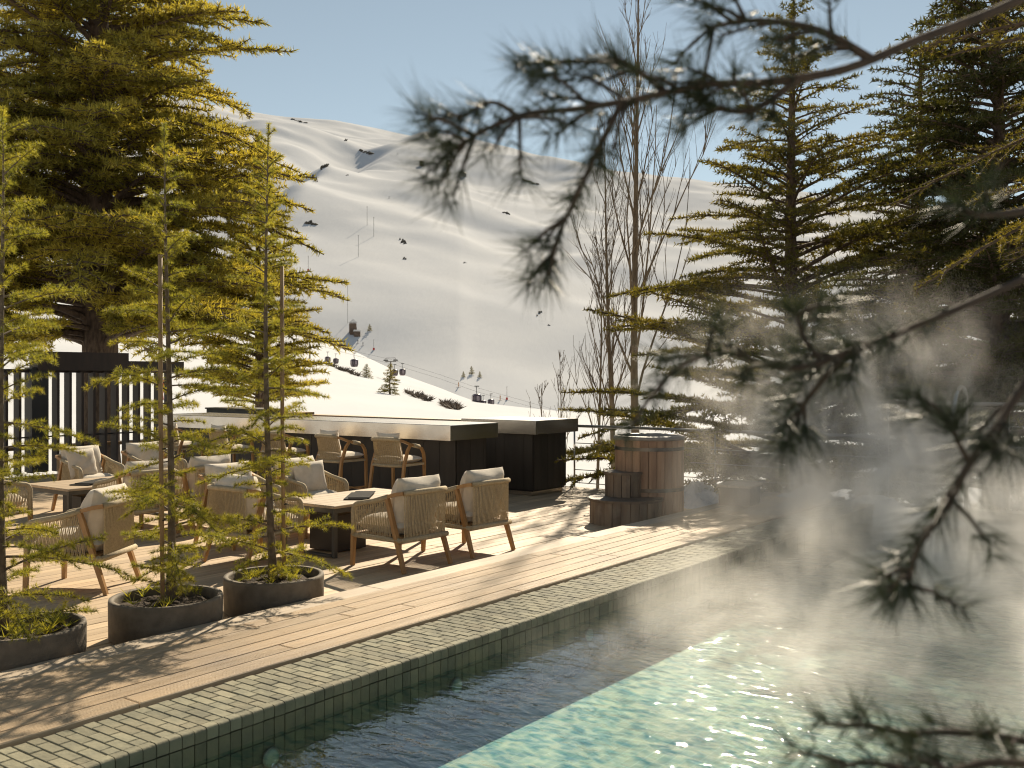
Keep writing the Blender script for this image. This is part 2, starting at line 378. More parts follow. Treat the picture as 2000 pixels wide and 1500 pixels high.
# coping tiles
PT = .069; tiles = []
nx = int((PX1 + .1 - 1.6) / PT)
for i in range(nx):
    x = 1.6 + (i + .5) * PT
    off = (i % 2) * .075; yy = EDGE + .062
    tiles.append(('nose', x, EDGE + .028))
    first = True
    while yy < JOINT - .03:
        ln = .15 if not (first and off) else .075
        y1 = min(yy + ln, JOINT - .006)
        if y1 - yy > .02: tiles.append(('top', x, (yy + y1) / 2, y1 - yy))
        yy = y1; first = False
    for k in range(5): tiles.append(('wall', x, k))
def dist(t): return t[1] * CT + (t[2] if t[0] != 'wall' else EDGE) * ST
top = sorted([t for t in tiles if t[0] == 'top'], key=dist); nose = sorted([t for t in tiles if t[0] == 'nose'], key=dist); wal = sorted([t for t in tiles if t[0] == 'wall' and t[2] < 2], key=dist)
chosen = set(top[:170] + nose[:70] + wal[:60])
cop = struct(MB().box(((1.6 + PX1) / 2, (EDGE + JOINT) / 2, .1315), (PX1 - 1.6, JOINT - EDGE - .03, .006)).build('pool_coping', 'grout'))
cache = {}
restm = MB(); wallm = MB()
def nose_prof(g=.003):
    pr = [(.030, 0)]
    for k in range(6):
        a = R(90 * k / 5); pr.append((-.008 - .018 * math.sin(a) + 0, -.018 + .018 * math.cos(a)))
    pr += [(-.026, -.062), (.030, -.062)]
    return pr
for t in tiles:
    x = t[1] + rng.uniform(-.001, .001); sep = t in chosen; jz = rng.uniform(-.0018, .0018)
    if t[0] == 'top':
        key = ('top', round(t[3], 3))
        if sep:
            if key not in cache: cache[key] = MB().bevbox((0, 0, 0), (PT - .0045, t[3] - .0045, .014), .0035).mesh('tile', 'tile')
            o = link('tile', cache[key], cop); o.location = (x, t[2], .143 + jz); o.rotation_euler = (rng.uniform(-.012, .012), rng.uniform(-.015, .015), rng.uniform(-.01, .01))
        else: restm.bevbox((x, t[2], .143 + jz), (PT - .0045, t[3] - .0045, .014), .0035)
    elif t[0] == 'nose':
        pr = nose_prof(); w2 = (PT - .005) / 2
        mb = MB() if sep else restm; o_ = len(mb.v); n = len(pr); ox = 0 if sep else x; oy = 0 if sep else t[2]; oz = 0 if sep else .151 + jz
        if sep and 'nose' in cache: pass
        else:
            for sx in (-w2, w2): mb.v += [(ox + sx, oy + a, oz + b) for a, b in pr]
            mb.f += [tuple(o_ + k for k in range(n)), tuple(o_ + n + k for k in reversed(range(n)))] + [(o_ + k, o_ + n + k, o_ + n + (k + 1) % n, o_ + (k + 1) % n) for k in range(n)]
            if sep: cache['nose'] = mb.mesh('tile', 'tile')
        if sep: o = link('tile', cache['nose'], cop); o.location = (x, t[2], .151 + jz)
    else:
        z = .086 - .0015 - t[2] * .105 - .052
        if sep:
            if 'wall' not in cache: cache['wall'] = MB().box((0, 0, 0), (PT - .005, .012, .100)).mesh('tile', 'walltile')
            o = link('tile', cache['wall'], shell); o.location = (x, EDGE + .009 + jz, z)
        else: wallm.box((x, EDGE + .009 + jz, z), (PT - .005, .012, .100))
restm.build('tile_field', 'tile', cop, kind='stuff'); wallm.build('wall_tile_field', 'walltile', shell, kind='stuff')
# floor of small stone mosaic
def floor_mat():
    m = bpy.data.materials.new('pool_floor'); m.use_nodes = True; nt = m.node_tree; L = nt.links.new; b = nt.nodes['Principled BSDF']
    g = _n(nt, 'ShaderNodeNewGeometry'); br = _n(nt, 'ShaderNodeTexBrick'); br.offset = .5
    br.inputs['Scale'].default_value = 1; br.inputs['Brick Width'].default_value = .15; br.inputs['Row Height'].default_value = .07; br.inputs['Mortar Size'].default_value = .004
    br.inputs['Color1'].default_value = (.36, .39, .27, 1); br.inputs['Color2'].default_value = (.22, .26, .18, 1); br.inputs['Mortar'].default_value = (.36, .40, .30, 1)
    L(g.outputs['Position'], br.inputs['Vector'])
    n = _n(nt, 'ShaderNodeTexNoise'); n.inputs['Scale'].default_value = 3.0; n.inputs['Detail'].default_value = 6; L(g.outputs['Position'], n.inputs['Vector'])
    mx = _n(nt, 'ShaderNodeMix', data_type='RGBA'); mx.blend_type = 'MULTIPLY'; mx.inputs[0].default_value = .6; L(br.outputs[0], mx.inputs[6])
    r = _n(nt, 'ShaderNodeMapRange'); r.inputs[1].default_value = .3; r.inputs[2].default_value = .7; r.inputs[3].default_value = .6; r.inputs[4].default_value = 1.15; L(n.outputs[0], r.inputs[0]); L(r.outputs[0], mx.inputs[7])
    L(mx.outputs[2], b.inputs['Base Color']); b.inputs['Roughness'].default_value = .7
    return m
M['floor'] = floor_mat()
struct(MB().box(((PX0 + PX1) / 2, (PY0 + EDGE) / 2 + .02, FLO - .05), (PX1 - PX0 + .2, EDGE - PY0 + .08, .1)).build('pool_floor', 'floor'))
def water_mat():
    m = bpy.data.materials.new('water'); m.use_nodes = True; nt = m.node_tree; L = nt.links.new; nt.nodes.clear()
    out = _n(nt, 'ShaderNodeOutputMaterial'); g = _n(nt, 'ShaderNodeNewGeometry')
    mp = _n(nt, 'ShaderNodeMapping'); mp.inputs['Rotation'].default_value = (0, 0, -TH + R(6)); mp.inputs['Scale'].default_value = (1.9, 1.0, 1); L(g.outputs['Position'], mp.inputs['Vector'])
    n1 = _n(nt, 'ShaderNodeTexNoise'); n1.inputs['Scale'].default_value = 6.5; n1.inputs['Detail'].default_value = 3; n1.inputs['Distortion'].default_value = .6; L(mp.outputs[0], n1.inputs['Vector'])
    n2 = _n(nt, 'ShaderNodeTexNoise'); n2.inputs['Scale'].default_value = 1.4; n2.inputs['Detail'].default_value = 2; L(mp.outputs[0], n2.inputs['Vector'])
    ad = _n(nt, 'ShaderNodeMath', operation='MULTIPLY_ADD'); L(n2.outputs[0], ad.inputs[0]); ad.inputs[1].default_value = 1.6; L(n1.outputs[0], ad.inputs[2])
    bp = _n(nt, 'ShaderNodeBump'); bp.inputs['Strength'].default_value = .55; bp.inputs['Distance'].default_value = .02; L(ad.outputs[0], bp.inputs['Height'])
    dt = _n(nt, 'ShaderNodeVectorMath', operation='DOT_PRODUCT'); L(bp.outputs[0], dt.inputs[0]); L(g.outputs['Incoming'], dt.inputs[1])
    ab = _n(nt, 'ShaderNodeMath', operation='ABSOLUTE'); L(dt.outputs['Value'], ab.inputs[0])
    om = _n(nt, 'ShaderNodeMath', operation='SUBTRACT', use_clamp=True); om.inputs[0].default_value = 1; L(ab.outputs[0], om.inputs[1])
    p5 = _n(nt, 'ShaderNodeMath', operation='POWER'); L(om.outputs[0], p5.inputs[0]); p5.inputs[1].default_value = 3.3
    fr = _n(nt, 'ShaderNodeMath', operation='MULTIPLY_ADD', use_clamp=True); L(p5.outputs[0], fr.inputs[0]); fr.inputs[1].default_value = .98; fr.inputs[2].default_value = .02
    gl = _n(nt, 'ShaderNodeBsdfGlossy'); gl.inputs['Roughness'].default_value = .03; L(bp.outputs[0], gl.inputs['Normal'])
    # ripple caustics painted as a cell pattern in the transmission tint
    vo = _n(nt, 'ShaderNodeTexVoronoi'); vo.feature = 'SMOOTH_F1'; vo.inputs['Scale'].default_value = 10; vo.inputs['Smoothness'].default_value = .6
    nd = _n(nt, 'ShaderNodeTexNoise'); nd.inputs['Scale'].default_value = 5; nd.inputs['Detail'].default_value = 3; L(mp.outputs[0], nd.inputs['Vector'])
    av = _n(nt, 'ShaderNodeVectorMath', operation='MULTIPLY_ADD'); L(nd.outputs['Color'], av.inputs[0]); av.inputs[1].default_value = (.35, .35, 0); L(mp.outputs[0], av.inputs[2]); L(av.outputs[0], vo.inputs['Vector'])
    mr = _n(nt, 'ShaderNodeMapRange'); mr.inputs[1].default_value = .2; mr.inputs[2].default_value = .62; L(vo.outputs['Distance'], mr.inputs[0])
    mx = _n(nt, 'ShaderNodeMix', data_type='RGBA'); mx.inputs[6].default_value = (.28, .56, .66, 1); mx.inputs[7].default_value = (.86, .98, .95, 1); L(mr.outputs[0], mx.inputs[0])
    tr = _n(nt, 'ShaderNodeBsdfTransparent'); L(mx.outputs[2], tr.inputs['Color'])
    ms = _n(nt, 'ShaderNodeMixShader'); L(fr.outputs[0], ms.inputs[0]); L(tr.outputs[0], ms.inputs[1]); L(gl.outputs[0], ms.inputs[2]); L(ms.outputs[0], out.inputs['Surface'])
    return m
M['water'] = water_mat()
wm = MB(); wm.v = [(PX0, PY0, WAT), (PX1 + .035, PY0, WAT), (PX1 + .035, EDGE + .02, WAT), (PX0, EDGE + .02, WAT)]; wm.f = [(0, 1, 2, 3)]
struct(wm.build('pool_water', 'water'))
# near side paving under the camera
struct(MB().box((3, -2.4, .10), (24, 4.1, .1)).build('near_paving', 'stone'))
# underwater lamps on the wall
M['lens'] = mat('lens', (.5, .56, .45), rough=.4)
for k, x in enumerate((3.36, 4.84, 6.4)):
    t = thing('pool_light', ['round pale pool light lowest in the frame under water', 'round pale pool light under water, middle one of the pool wall', 'round pale pool light under water farthest along the pool wall'][k], 'pool light', (x, EDGE - .012, -.11), 0, 'pool lights'); t.scale = (.55, 1, .55)
    d_ = MB(); d_.lathe([(0, .018), (.05, .018), (.075, .012), (.085, 0), (.085, -.004)], 28); xform(d_, Matrix.Rotation(R(90), 4, 'X')); d_.build('lens', 'lens', t, True)
    e_ = MB(); e_.lathe([(.086, .004), (.1, .004), (.1, -.006), (.086, -.006)], 28); xform(e_, Matrix.Rotation(R(90), 4, 'X')); e_.build('ring', 'steelrail', t, True)

# ================================================================== furniture
def cords(mb, pairs, r=.0045):
    for a, b in pairs:
        mb.tube([a, b], r, 4, caps=False)
def lerp(a, b, t): return tuple(a[i] + (b[i] - a[i]) * t for i in range(3))
def pathpt(pts, t):
    L = [0]
    for i in range(len(pts) - 1): L.append(L[-1] + (Vector(pts[i + 1]) - Vector(pts[i])).length)
    s = t * L[-1]
    for i in range(len(pts) - 1):
        if s <= L[i + 1] + 1e-9: return lerp(pts[i], pts[i + 1], (s - L[i]) / max(1e-9, L[i + 1] - L[i]))
    return pts[-1]
def armchair():
    t = thing('rope_armchair', '', 'armchair')
    hw = .315
    for sx in (-1, 1):
        x = sx * hw
        MB().tube([(x * 1.02, .335, 0), (x, .325, .31)], [.024, .030], 4, sq=(1, 0, 0)).build('leg', 'teak', t)
        MB().tube([(x * 1.03, -.375, 0), (x * 1.0, -.25, .36), (x * .985, -.135, .695)], [.024, .031, .027], 4, sq=(1, 0, 0)).build('leg', 'teak', t)
        pts = [(x, .325, .31), (x, .328, .46)] + [(x, .25 + .078 * math.cos(a), .53 + .082 * math.sin(a)) for a in [R(18 * k) for k in range(0, 6)]] + [(x, .05, .648), (x * .99, -.15, .705)]
        MB().tube(pts, .026, 8).build('arm_rail', 'wrap', t, True)
        MB().tube([(x * .99, -.14, .703), (x * .985, -.26, .735), (x * .93, -.335, .745)], .024, 4, sq=(0, 0, 1)).build('arm_end', 'teak', t)
        s = MB(); up = pts[2:]
        lo0, lo1 = (x, .30, .315), (x, -.245, .315)
        n = 15
        for k in range(n):
            a = .10 + .84 * k / (n - 1)
            for q in (-.012, .014): cords(s, [(pathpt(up, a), lerp(lo0, lo1, min(1, max(0, a - .06 + q))))], .0042)
            if k < n - 1: cords(s, [(pathpt(up, a + .02), lerp(lo0, lo1, a - .01))], .0038)
        s.build('side_rope_weave', 'rope', t, kind='stuff')
        MB().tube([(x, .33, .30), (x, -.335, .30)], .026, 6).build('side_seat_rail', 'wrap', t, True)
    MB().tube([(-hw, .325, .30), (hw, .325, .30)], .026, 6).build('front_seat_rail', 'wrap', t, True)
    MB().tube([(-hw, -.335, .30), (hw, -.335, .30)], .028, 6).build('rear_seat_rail', 'wrap', t, True)
    tp = [(-.29, -.335, .745), (-.15, -.365, .75), (0, -.372, .752), (.15, -.365, .75), (.29, -.335, .745)]
    MB().tube(tp, .027, 8).build('back_rail', 'wrap', t, True)
    b = MB(); lo0, lo1 = (-.29, -.335, .31), (.29, -.335, .31)
    for k in range(30):
        a = .02 + .96 * k / 29
        cords(b, [(pathpt(tp, a), lerp(lo0, lo1, a))], .0064)
    for a in (.2, .5, .8): cords(b, [(pathpt(tp, a - .03), lerp(lo0, lo1, a + .03)), (pathpt(tp, a + .03), lerp(lo0, lo1, a - .03))], .006)
    b.build('back_rope_weave', 'rope', t, kind='stuff')
    MB().box((0, 0, .318), (.60, .62, .03)).build('seat_base', 'teak', t)
    c = pillow(.59, .61, .19, 12, .03, 1, .006); xform(c, Matrix.Translation((0, .01, .415))); c.build('seat_cushion', 'fabric', t, True)
    c = pillow(.575, .50, .27, 16, .05, 4, .012); xform(c, Matrix.Translation((0, -.195, .64)) @ Matrix.Rotation(R(103), 4, 'X')); c.build('back_cushion', 'fabric', t, True)
    return t
CH = armchair()
def put(proto, used, label, x, y, rz, group):
    if not used:
        proto.location = (x, y, 0); proto.rotation_euler = (0, 0, rz); proto['label'] = label; proto['group'] = group; used.append(1); return proto
    return dup(proto, label, (x, y, 0), rz, group)
uc = []; G = 'rope armchairs on the lower deck'
for lab, x, y, a in [
    ('rope armchair nearest the pool edge, its back and left arm turned to us', 7.20, 6.76, 0),
    ('rope armchair beside the nearest one, closer to the hot tub', 8.21, 6.74, 0),
    ('rope armchair at the left end of the near table, behind the rightmost young tree', 6.50, 8.10, -90),
    ('rope armchair with loose pillow across the near table, right of the stake', 8.02, 9.02, 180),
    ('rope armchair across the near table behind the rightmost young tree, left one', 7.06, 9.05, 178),
    ('rope armchair turned askew between the left and middle young trees', 4.77, 8.30, 33),
    ('rope armchair at the far table seen from behind, its round arm beside the tabletop', 6.72, 10.55, 0),
    ('rope armchair seen from behind in the far group, hidden by the middle tree', 7.60, 10.55, 0),
    ('rope armchair across the far table with its pillows against the screen', 7.55, 12.95, 180),
    ('rope armchair across the far table half hidden by the middle trunk', 8.55, 12.95, 182),
    ('rope armchair at the left end of the far table behind the leftmost tree', 5.55, 11.65, -90),
]: put(CH, uc, lab, x, y, R(a + rng.uniform(-3, 3)), G)
# loose pillow on one chair
pl = pillow(.44, .40, .15, 12, .08, 3, .008); xform(pl, Matrix.Rotation(R(108), 4, 'X')); o = pl.build('pillow', 'fabric', None, True); o.location = (8.0, 8.96, .66); o.rotation_euler = (0, 0, R(172))
tag(o, 'loose cream pillow leaning in the armchair across the near table', 'pillow')
pl = pillow(.46, .42, .15, 12, .08, 5, .008); xform(pl, Matrix.Rotation(R(105), 4, 'X')); o = pl.build('pillow', 'fabric', None, True); o.location = (7.4, 12.88, .66); o.rotation_euler = (0, 0, R(190))
tag(o, 'loose cream pillow in the armchair across the far table', 'pillow')

def stool():
    t = thing('rope_bar_stool', '', 'bar stool'); hw = .27
    for sx in (-1, 1):
        x = sx * hw
        MB().tube([(x * 1.02, .27, 0), (x * 1.0, .26, .72), (x * 1.0, .245, .80), (x * 1.0, .20, .868), (x * .99, .12, .90)], [.021, .025, .025, .024, .022], 4, sq=(1, 0, 0)).build('leg', 'teak', t)
        MB().tube([(x * 1.04, -.29, 0), (x * 1.0, -.18, .66), (x * .99, -.10, .86), (x * .985, -.04, .925)], [.021, .026, .025, .022], 4, sq=(1, 0, 0)).build('leg', 'teak', t)
        MB().tube([(x * .99, .13, .90), (x * .985, -.05, .935), (x * .96, -.16, .975), (x * .86, -.235, 1.0)], .022, 4, sq=(0, 0, 1)).build('arm', 'teak', t)
        MB().tube([(x * .99, .15, .895), (x * .988, .02, .922)], .029, 8).build('arm_wrap', 'wrap', t, True)
        MB().tube([(x, .25, .66), (x, -.18, .66)], .021, 4, sq=(0, 0, 1)).build('side_seat_rail', 'wrap', t)
        MB().tube([(x, .265, .28), (x, -.24, .28)], .014, 4, sq=(0, 0, 1)).build('side_stretcher', 'teak', t)
    tp = [(-.235, -.225, 1.0), (-.15, -.275, 1.01), (0, -.295, 1.015), (.15, -.275, 1.01), (.235, -.225, 1.0)]
    MB().tube(tp, .028, 8).build('back_rail', 'wrap', t, True)
    lo = [(-.25, -.19, .655), (-.1, -.215, .65), (.1, -.215, .65), (.25, -.19, .655)]
    MB().tube(lo, .022, 6).build('rear_seat_rail', 'wrap', t, True)
    MB().tube([(-hw, .25, .66), (hw, .25, .66)], .021, 4, sq=(0, 0, 1)).build('front_seat_rail', 'wrap', t)
    MB().tube([(-hw, .268, .24), (hw, .268, .24)], .016, 4, sq=(0, 0, 1)).build('footrest', 'teak', t)
    b = MB()
    for k in range(30):
        a = .02 + .96 * k / 29
        mid = lerp(pathpt(tp, a), pathpt(lo, a), .6); mid = (mid[0], mid[1] + .04, mid[2])
        b.tube([pathpt(tp, a), mid, pathpt(lo, a)], .0055, 4, caps=False)
        b.tube([pathpt(tp, min(1, a + .015)), (mid[0] + .012 * (1 if k % 2 else -1), mid[1] - .006, mid[2]), pathpt(lo, a)], .0042, 4, caps=False)
    b.build('back_rope_weave', 'rope', t, kind='stuff')
    MB().box((0, .03, .672), (.50, .42, .02)).build('seat_base', 'teak', t)
    c = pillow(.52, .46, .11, 12, .02, 2, .003); xform(c, Matrix.Translation((0, .03, .725))); c.build('seat_cushion', 'fabric', t, True)
    c = pillow(.40, .34, .12, 12, .1, 6, .006); xform(c, Matrix.Translation((.01, -.17, .93)) @ Matrix.Rotation(R(100), 4, 'X')); c.build('back_cushion', 'fabric', t, True)
    return t
ST_ = stool(); us = []
for lab, y in [('rope bar stool nearest the end of the long steel counter', 9.38), ('second rope bar stool from the end of the steel counter', 10.50),
               ('third rope bar stool from the counter end, behind the rightmost young tree', 11.72), ('fourth rope bar stool from the counter end, half hidden by foliage', 13.0), ('rope bar stool farthest from the counter end, behind the middle tree', 14.3)]:
    put(ST_, us, lab, 9.92, y, R(-90 + rng.uniform(-7, 7)), 'rope bar stools along the steel counter')

def table(label, x0, x1, y0, y1, h):
    t = thing('lounge_table', label, 'table', ((x0 + x1) / 2, (y0 + y1) / 2, 0), 0, 'low lounge tables'); W, D = x1 - x0, y1 - y0; n = 6
    for k in range(n):
        MB().bevbox((0, -D / 2 + (k + .5) * D / n, h - .014), (W, D / n - .004, .028), .004).build('plank', 'tabletop', t)
    f = MB(); f.box((0, -D / 2 + .045, h - .055), (W - .06, .03, .05)); f.box((0, D / 2 - .045, h - .055), (W - .06, .03, .05)); f.box((-W / 2 + .045, 0, h - .055), (.03, D - .125, .05)); f.box((W / 2 - .045, 0, h - .055), (.03, D - .125, .05)); f.build('apron', 'frame', t)
    for sx in (-1, 1):
        for sy in (-1, 1):
            MB().box((sx * (W / 2 - .05), sy * (D / 2 - .05), (h - .08) / 2), (.042, .042, h - .08)).build('leg', 'frame', t)
        MB().box((sx * (W / 2 - .05), 0, .018), (.05, D - .16, .02)).build('foot_bar', 'frame', t)
    MB().box((-W * .18, 0, .2), (.42, .42, .38)).build('pedestal', 'darkmetal', t)
    return t
table('low plank table with dark menu boards between the near armchairs', 7.0, 8.45, 7.48, 8.36, .535)
table('low plank table of the far armchair group near the dark screen', 6.2, 7.9, 11.1, 12.1, .535)
def menu(label, x, y, rz, z=.535):
    t = thing('menu_board', label, 'menu board', (x, y, z), rz)
    MB().box((0, 0, .008), (.62, .25, .012)).build('board', 'paper', t); MB().box((.03, -.03, .021), (.6, .22, .010)).build('cover', 'paper', t)
menu('flat dark menu boards stacked on the near low table', 7.72, 7.86, R(38)); menu('flat dark menu board lying on the far low table', 6.75, 11.5, R(30))

# ================================================================== bars
def bar(name, label, x0, x1, y0, y1, zt, th, bx0, bx1, by0, panel_w):
    t = thing(name, label, 'bar counter', ((x0 + x1) / 2, y0, 0)); ox, oy = (x0 + x1) / 2, y0
    s = MB(); s.bevbox(((x0 + x1) / 2 - ox, (y0 + y1) / 2 - oy, zt - th / 2), (x1 - x0, y1 - y0, th), .006); s.build('counter', 'steel', t)
    b = MB(); b.box(((bx0 + bx1) / 2 - ox, (by0 + y1) / 2 - oy, (zt - th) / 2 + .03), (bx1 - bx0 - .03, y1 - by0 - .03, zt - th - .07)); b.build('base', 'darkmetal', t)
    zc, hh = (zt - th) / 2 + .045, zt - th - .095
    yy = by0
    while yy < y1 - .05:
        y2 = min(yy + panel_w, y1); MB().box((bx0 - ox, (yy + y2) / 2 - oy, zc), (.022, y2 - yy - .006, hh)).build('panel', 'dark', t); yy = y2
    xx = bx0 + .014
    while xx < bx1 - .05:
        x2 = min(xx + panel_w, bx1); MB().box(((xx + x2) / 2 - ox, by0 - oy, zc), (x2 - xx - .006, .022, hh)).build('panel', 'dark', t); xx = x2
    MB().box(((bx0 + bx1) / 2 - ox, (by0 + y1) / 2 - oy + .02, .045), (bx1 - bx0 - .04, y1 - by0 - .05, .09)).build('plinth', 'steel', t)
    return t
bar('long_bar_counter', 'long bar with thick brushed steel counter and dark panelled base behind the stools', 10.54, 11.62, 8.95, 15.8, 1.17, .215, 10.86, 11.54, 9.12, .30)
b2 = bar('back_bar_counter', 'shorter back bar with steel block end and dark boarded base by the railing', 12.40, 13.58, 8.82, 10.3, 1.17, .21, 12.52, 13.42, 8.96, .18)
bw = thing('work_counter', 'pale work counter running behind the long bar', 'counter', (12.9, 10.3, 0))
MB().box((.0, 2.7, .93), (.95, 5.38, .05)).build('worktop', 'steel', bw); MB().box((.03, 2.7, .46), (.85, 5.3, .88)).build('base', 'dark', bw)
# low wall and boxes behind the bars
pw = thing('parapet_wall', 'low plastered parapet with flat pale cap behind the bars', 'wall', (14.3, 13.0, 0))
MB().box((0, .6, .33), (.22, 6.6, 1.34)).build('wall', 'stone', pw); MB().box((0, .6, 1.025), (.34, 6.7, .05)).build('cap', 'tabletop', pw)
gb = thing('equipment_cabinet', 'dull green metal cabinet behind the counter, left end', 'cabinet', (13.35, 16.9, 0))
MB().box((0, 0, .58), (.6, 1.9, 1.16)).build('body', mat('cabinet', (.075, .08, .07), rough=.6), gb); MB().box((0, 0, 1.175), (.64, 1.96, .03)).build('lid', 'frame', gb)
wb = thing('crate', 'small reddish wooden crate beside the dull green cabinet', 'crate', (13.4, 15.4, .0))
MB().box((0, 0, .5), (.4, .5, 1.0)).build('body', 'teak', wb)
for z in (1.04, 1.11): MB().box((0, 0, z), (.44, .54, .05)).build('slat', 'teak', wb)

# ================================================================== hot tub with steps
def staves(parent, r, z0, z1, n, a0, a1, m, th=.035):
    for k in range(n):
        b0 = a0 + (a1 - a0) * k / n; b1 = a0 + (a1 - a0) * (k + 1) / n; g = (b1 - b0) * .03; p = MB()
        ri = r - th; rr_ = r + rng.uniform(-.003, .003)
        pts = [(rr_ * math.cos(b0 + g), rr_ * math.sin(b0 + g)), (rr_ * 1.004 * math.cos((b0 + b1) / 2), rr_ * 1.004 * math.sin((b0 + b1) / 2)), (rr_ * math.cos(b1 - g), rr_ * math.sin(b1 - g)), (ri * math.cos(b1 - g), ri * math.sin(b1 - g)), (ri * math.cos(b0 + g), ri * math.sin(b0 + g))]
        p.poly(pts, z0, z1); p.build('stave', m, parent)
tx, ty = P(1268, 1000, 13.05).x, P(1268, 1000, 13.05).y
tub = thing('hot_tub', 'tall round wooden hot tub with steel hoops and pale rim', 'hot tub', (tx, ty, 0))
staves(tub, .445, .0, 1.045, 26, 0, 2 * math.pi, 'tub')
MB().lathe([(.39, 1.02), (.40, 1.07), (.43, 1.085), (.46, 1.075), (.468, 1.05), (.46, 1.03), (.43, 1.025)], 48).build('rim', 'tubrim', tub, True)
for z in (.92, .40): MB().lathe([(.450, z - .022), (.4545, z - .022), (.4545, z + .022), (.450, z + .022)], 48).build('hoop', 'hoop', tub)
MB().lathe([(0, .95), (.405, .95)], 32).build('tub_water', mat('tubwater', (.05, .06, .05), rough=.05), tub)
fa = TH + R(180) + R(-28)       # the steps face left and towards us
def tier(t, cx, cy_, r, z0, z1, name):
    g = thing_part = bpy.data.objects.new(name, None); COL.objects.link(g); g.parent = t; g.location = (cx, cy_, 0)
    n = max(8, int(math.pi * 2 * r * .62 / .105)); staves(g, r, z0, z1 - .035, n, fa - R(115), fa + R(115), 'tubstep', .03)
    pts = [((r + .02) * math.cos(fa + a), (r + .02) * math.sin(fa + a)) for a in [R(-118 + 236 * k / 30) for k in range(31)]]
    MB().poly(pts, z1 - .034, z1).build('tread', M['lip'] if False else 'tubstep', g)
l0 = P(1222, 1000, 12.62); l1 = P(1220, 1000, 12.8)
stp = thing('tub_steps', 'two tiered half round wooden steps in front of the hot tub', 'steps', (l0.x, l0.y, 0))
tier(stp, 0, 0, .45, 0, .32, 'lower_step'); tier(stp, l1.x - l0.x + .0, l1.y - l0.y, .25, .322, .635, 'upper_step')

# ================================================================== railings
RX = 14.18
def rail(label, ya, yb, zt, bars, posts, z0):
    t = thing('steel_railing', label, 'railing', (RX, (ya + yb) / 2, z0), 0, 'steel railings'); oy = (ya + yb) / 2
    MB().tube([(0, ya - oy, zt - z0), (0, yb - oy, zt - z0)], .024, 10).build('handrail', 'steelrail', t, True)
    for z in bars: MB().tube([(.012, ya - oy, z - z0), (.012, yb - oy, z - z0)], .0075, 6).build('bar', 'steelrail', t, True)
    for y in posts: MB().tube([(0, y - oy, 0), (0, y - oy, zt - z0)], .016, 8).build('post', 'steelrail', t, True)
yat = lambda u: RX * (ST - (u - 1000) / FPX * CT) / (CT + (u - 1000) / FPX * ST)
rail('long low steel railing behind the hot tub', yat(1122), yat(1738), 1.01, (.72, .50, .27, .05), (yat(1122), yat(1397), yat(1560)), -.15)
rail('taller steel railing at the far end of the pool on the right', yat(1734), yat(2350), 1.49, (1.20, .93, .66, .40), (yat(1734), yat(1970), yat(2200)), .1)
# bent fountain spout at the pool end
sp = P(1887, 960, 12.9); fo = thing('fountain_spout', 'tall bent steel pool spout with flat lip on the right', 'fountain', (sp.x, sp.y, .1))
MB().tube([(0, 0, 0), (0, 0, 1.45)] + [(-.06 * ST + .06 * math.cos(a) * ST, .06 * CT - .06 * math.cos(a) * CT, 1.45 + .16 * math.sin(a)) for a in [R(15 * k) for k in range(0, 10)]], .027, 10).build('pipe', 'steelrail', fo, True)
bl = MB(); pr = [(-.10, 1.58, .035), (-.135, 1.5, .05), (-.165, 1.36, .055), (-.19, 1.22, .06), (-.21, 1.05, .065)]
for q, z, hw_ in pr:
    for s in (-1, 1):
        for e in (0, .012): bl.v.append((q * ST + s * hw_ * CT * .4 + e, -q * CT + s * hw_ * ST, z))
for i in range(len(pr) - 1):
    o_ = i * 4; bl.f += [(o_, o_ + 4, o_ + 6, o_ + 2), (o_ + 1, o_ + 3, o_ + 7, o_ + 5), (o_, o_ + 1, o_ + 5, o_ + 4), (o_ + 2, o_ + 6, o_ + 7, o_ + 3)]
bl.build('lip', mat('blade', (.42, .5, .6), rough=.15, metallic=.6), fo, True)
# bench box and the snow shovelled against the railing
bb = P(1444, 975, 13.3); bx = thing('bench_box', 'small wooden box bench in the snow beside the hot tub', 'bench', (bb.x, bb.y, .1), R(8))
for k in range(4): MB().box((-.18 + .12 * k, 0, .16), (.116, .42, .26)).build('side_board', 'tubstep', bx)
for k in range(3): MB().box((0, -.16 + .16 * k, .305), (.56, .152, .03)).build('seat_slat', 'lip', bx)
def snowpile(label, cx, cy_, lx, ly, h, seed):
    n = 60; xs = np.linspace(-1, 1, n); Xg, Yg = np.meshgrid(xs, xs); wx, wy = cx + Xg * lx, cy_ + Yg * ly
    e = np.clip(1 - (Xg ** 2 + Yg ** 2), 0, 1) ** .5
    z = h * e * (.75 + 1.1 * fbm(wx * 2.2 + seed, wy * 2.2, 4)) + .10 * e * fbm(wx * 9, wy * 9 + seed, 3) - .05
    idx = np.arange(n * n).reshape(n, n); F = np.stack([idx[:-1, :-1], idx[:-1, 1:], idx[1:, 1:], idx[1:, :-1]], -1).reshape(-1, 4)
    o = npmesh('snow_pile', np.stack([wx, wy, z], -1), F, 'snow_near', smooth=True); return tag(o, label, 'snow', 'snow piles by the railing')
snowpile('lumpy snow pile against the railing right of the hot tub', 13.35, 6.45, .75, .85, .34, 1)
snowpile('long heap of snow behind the box bench at the pool end', 13.72, 4.6, .4, 1.6, .30, 5)

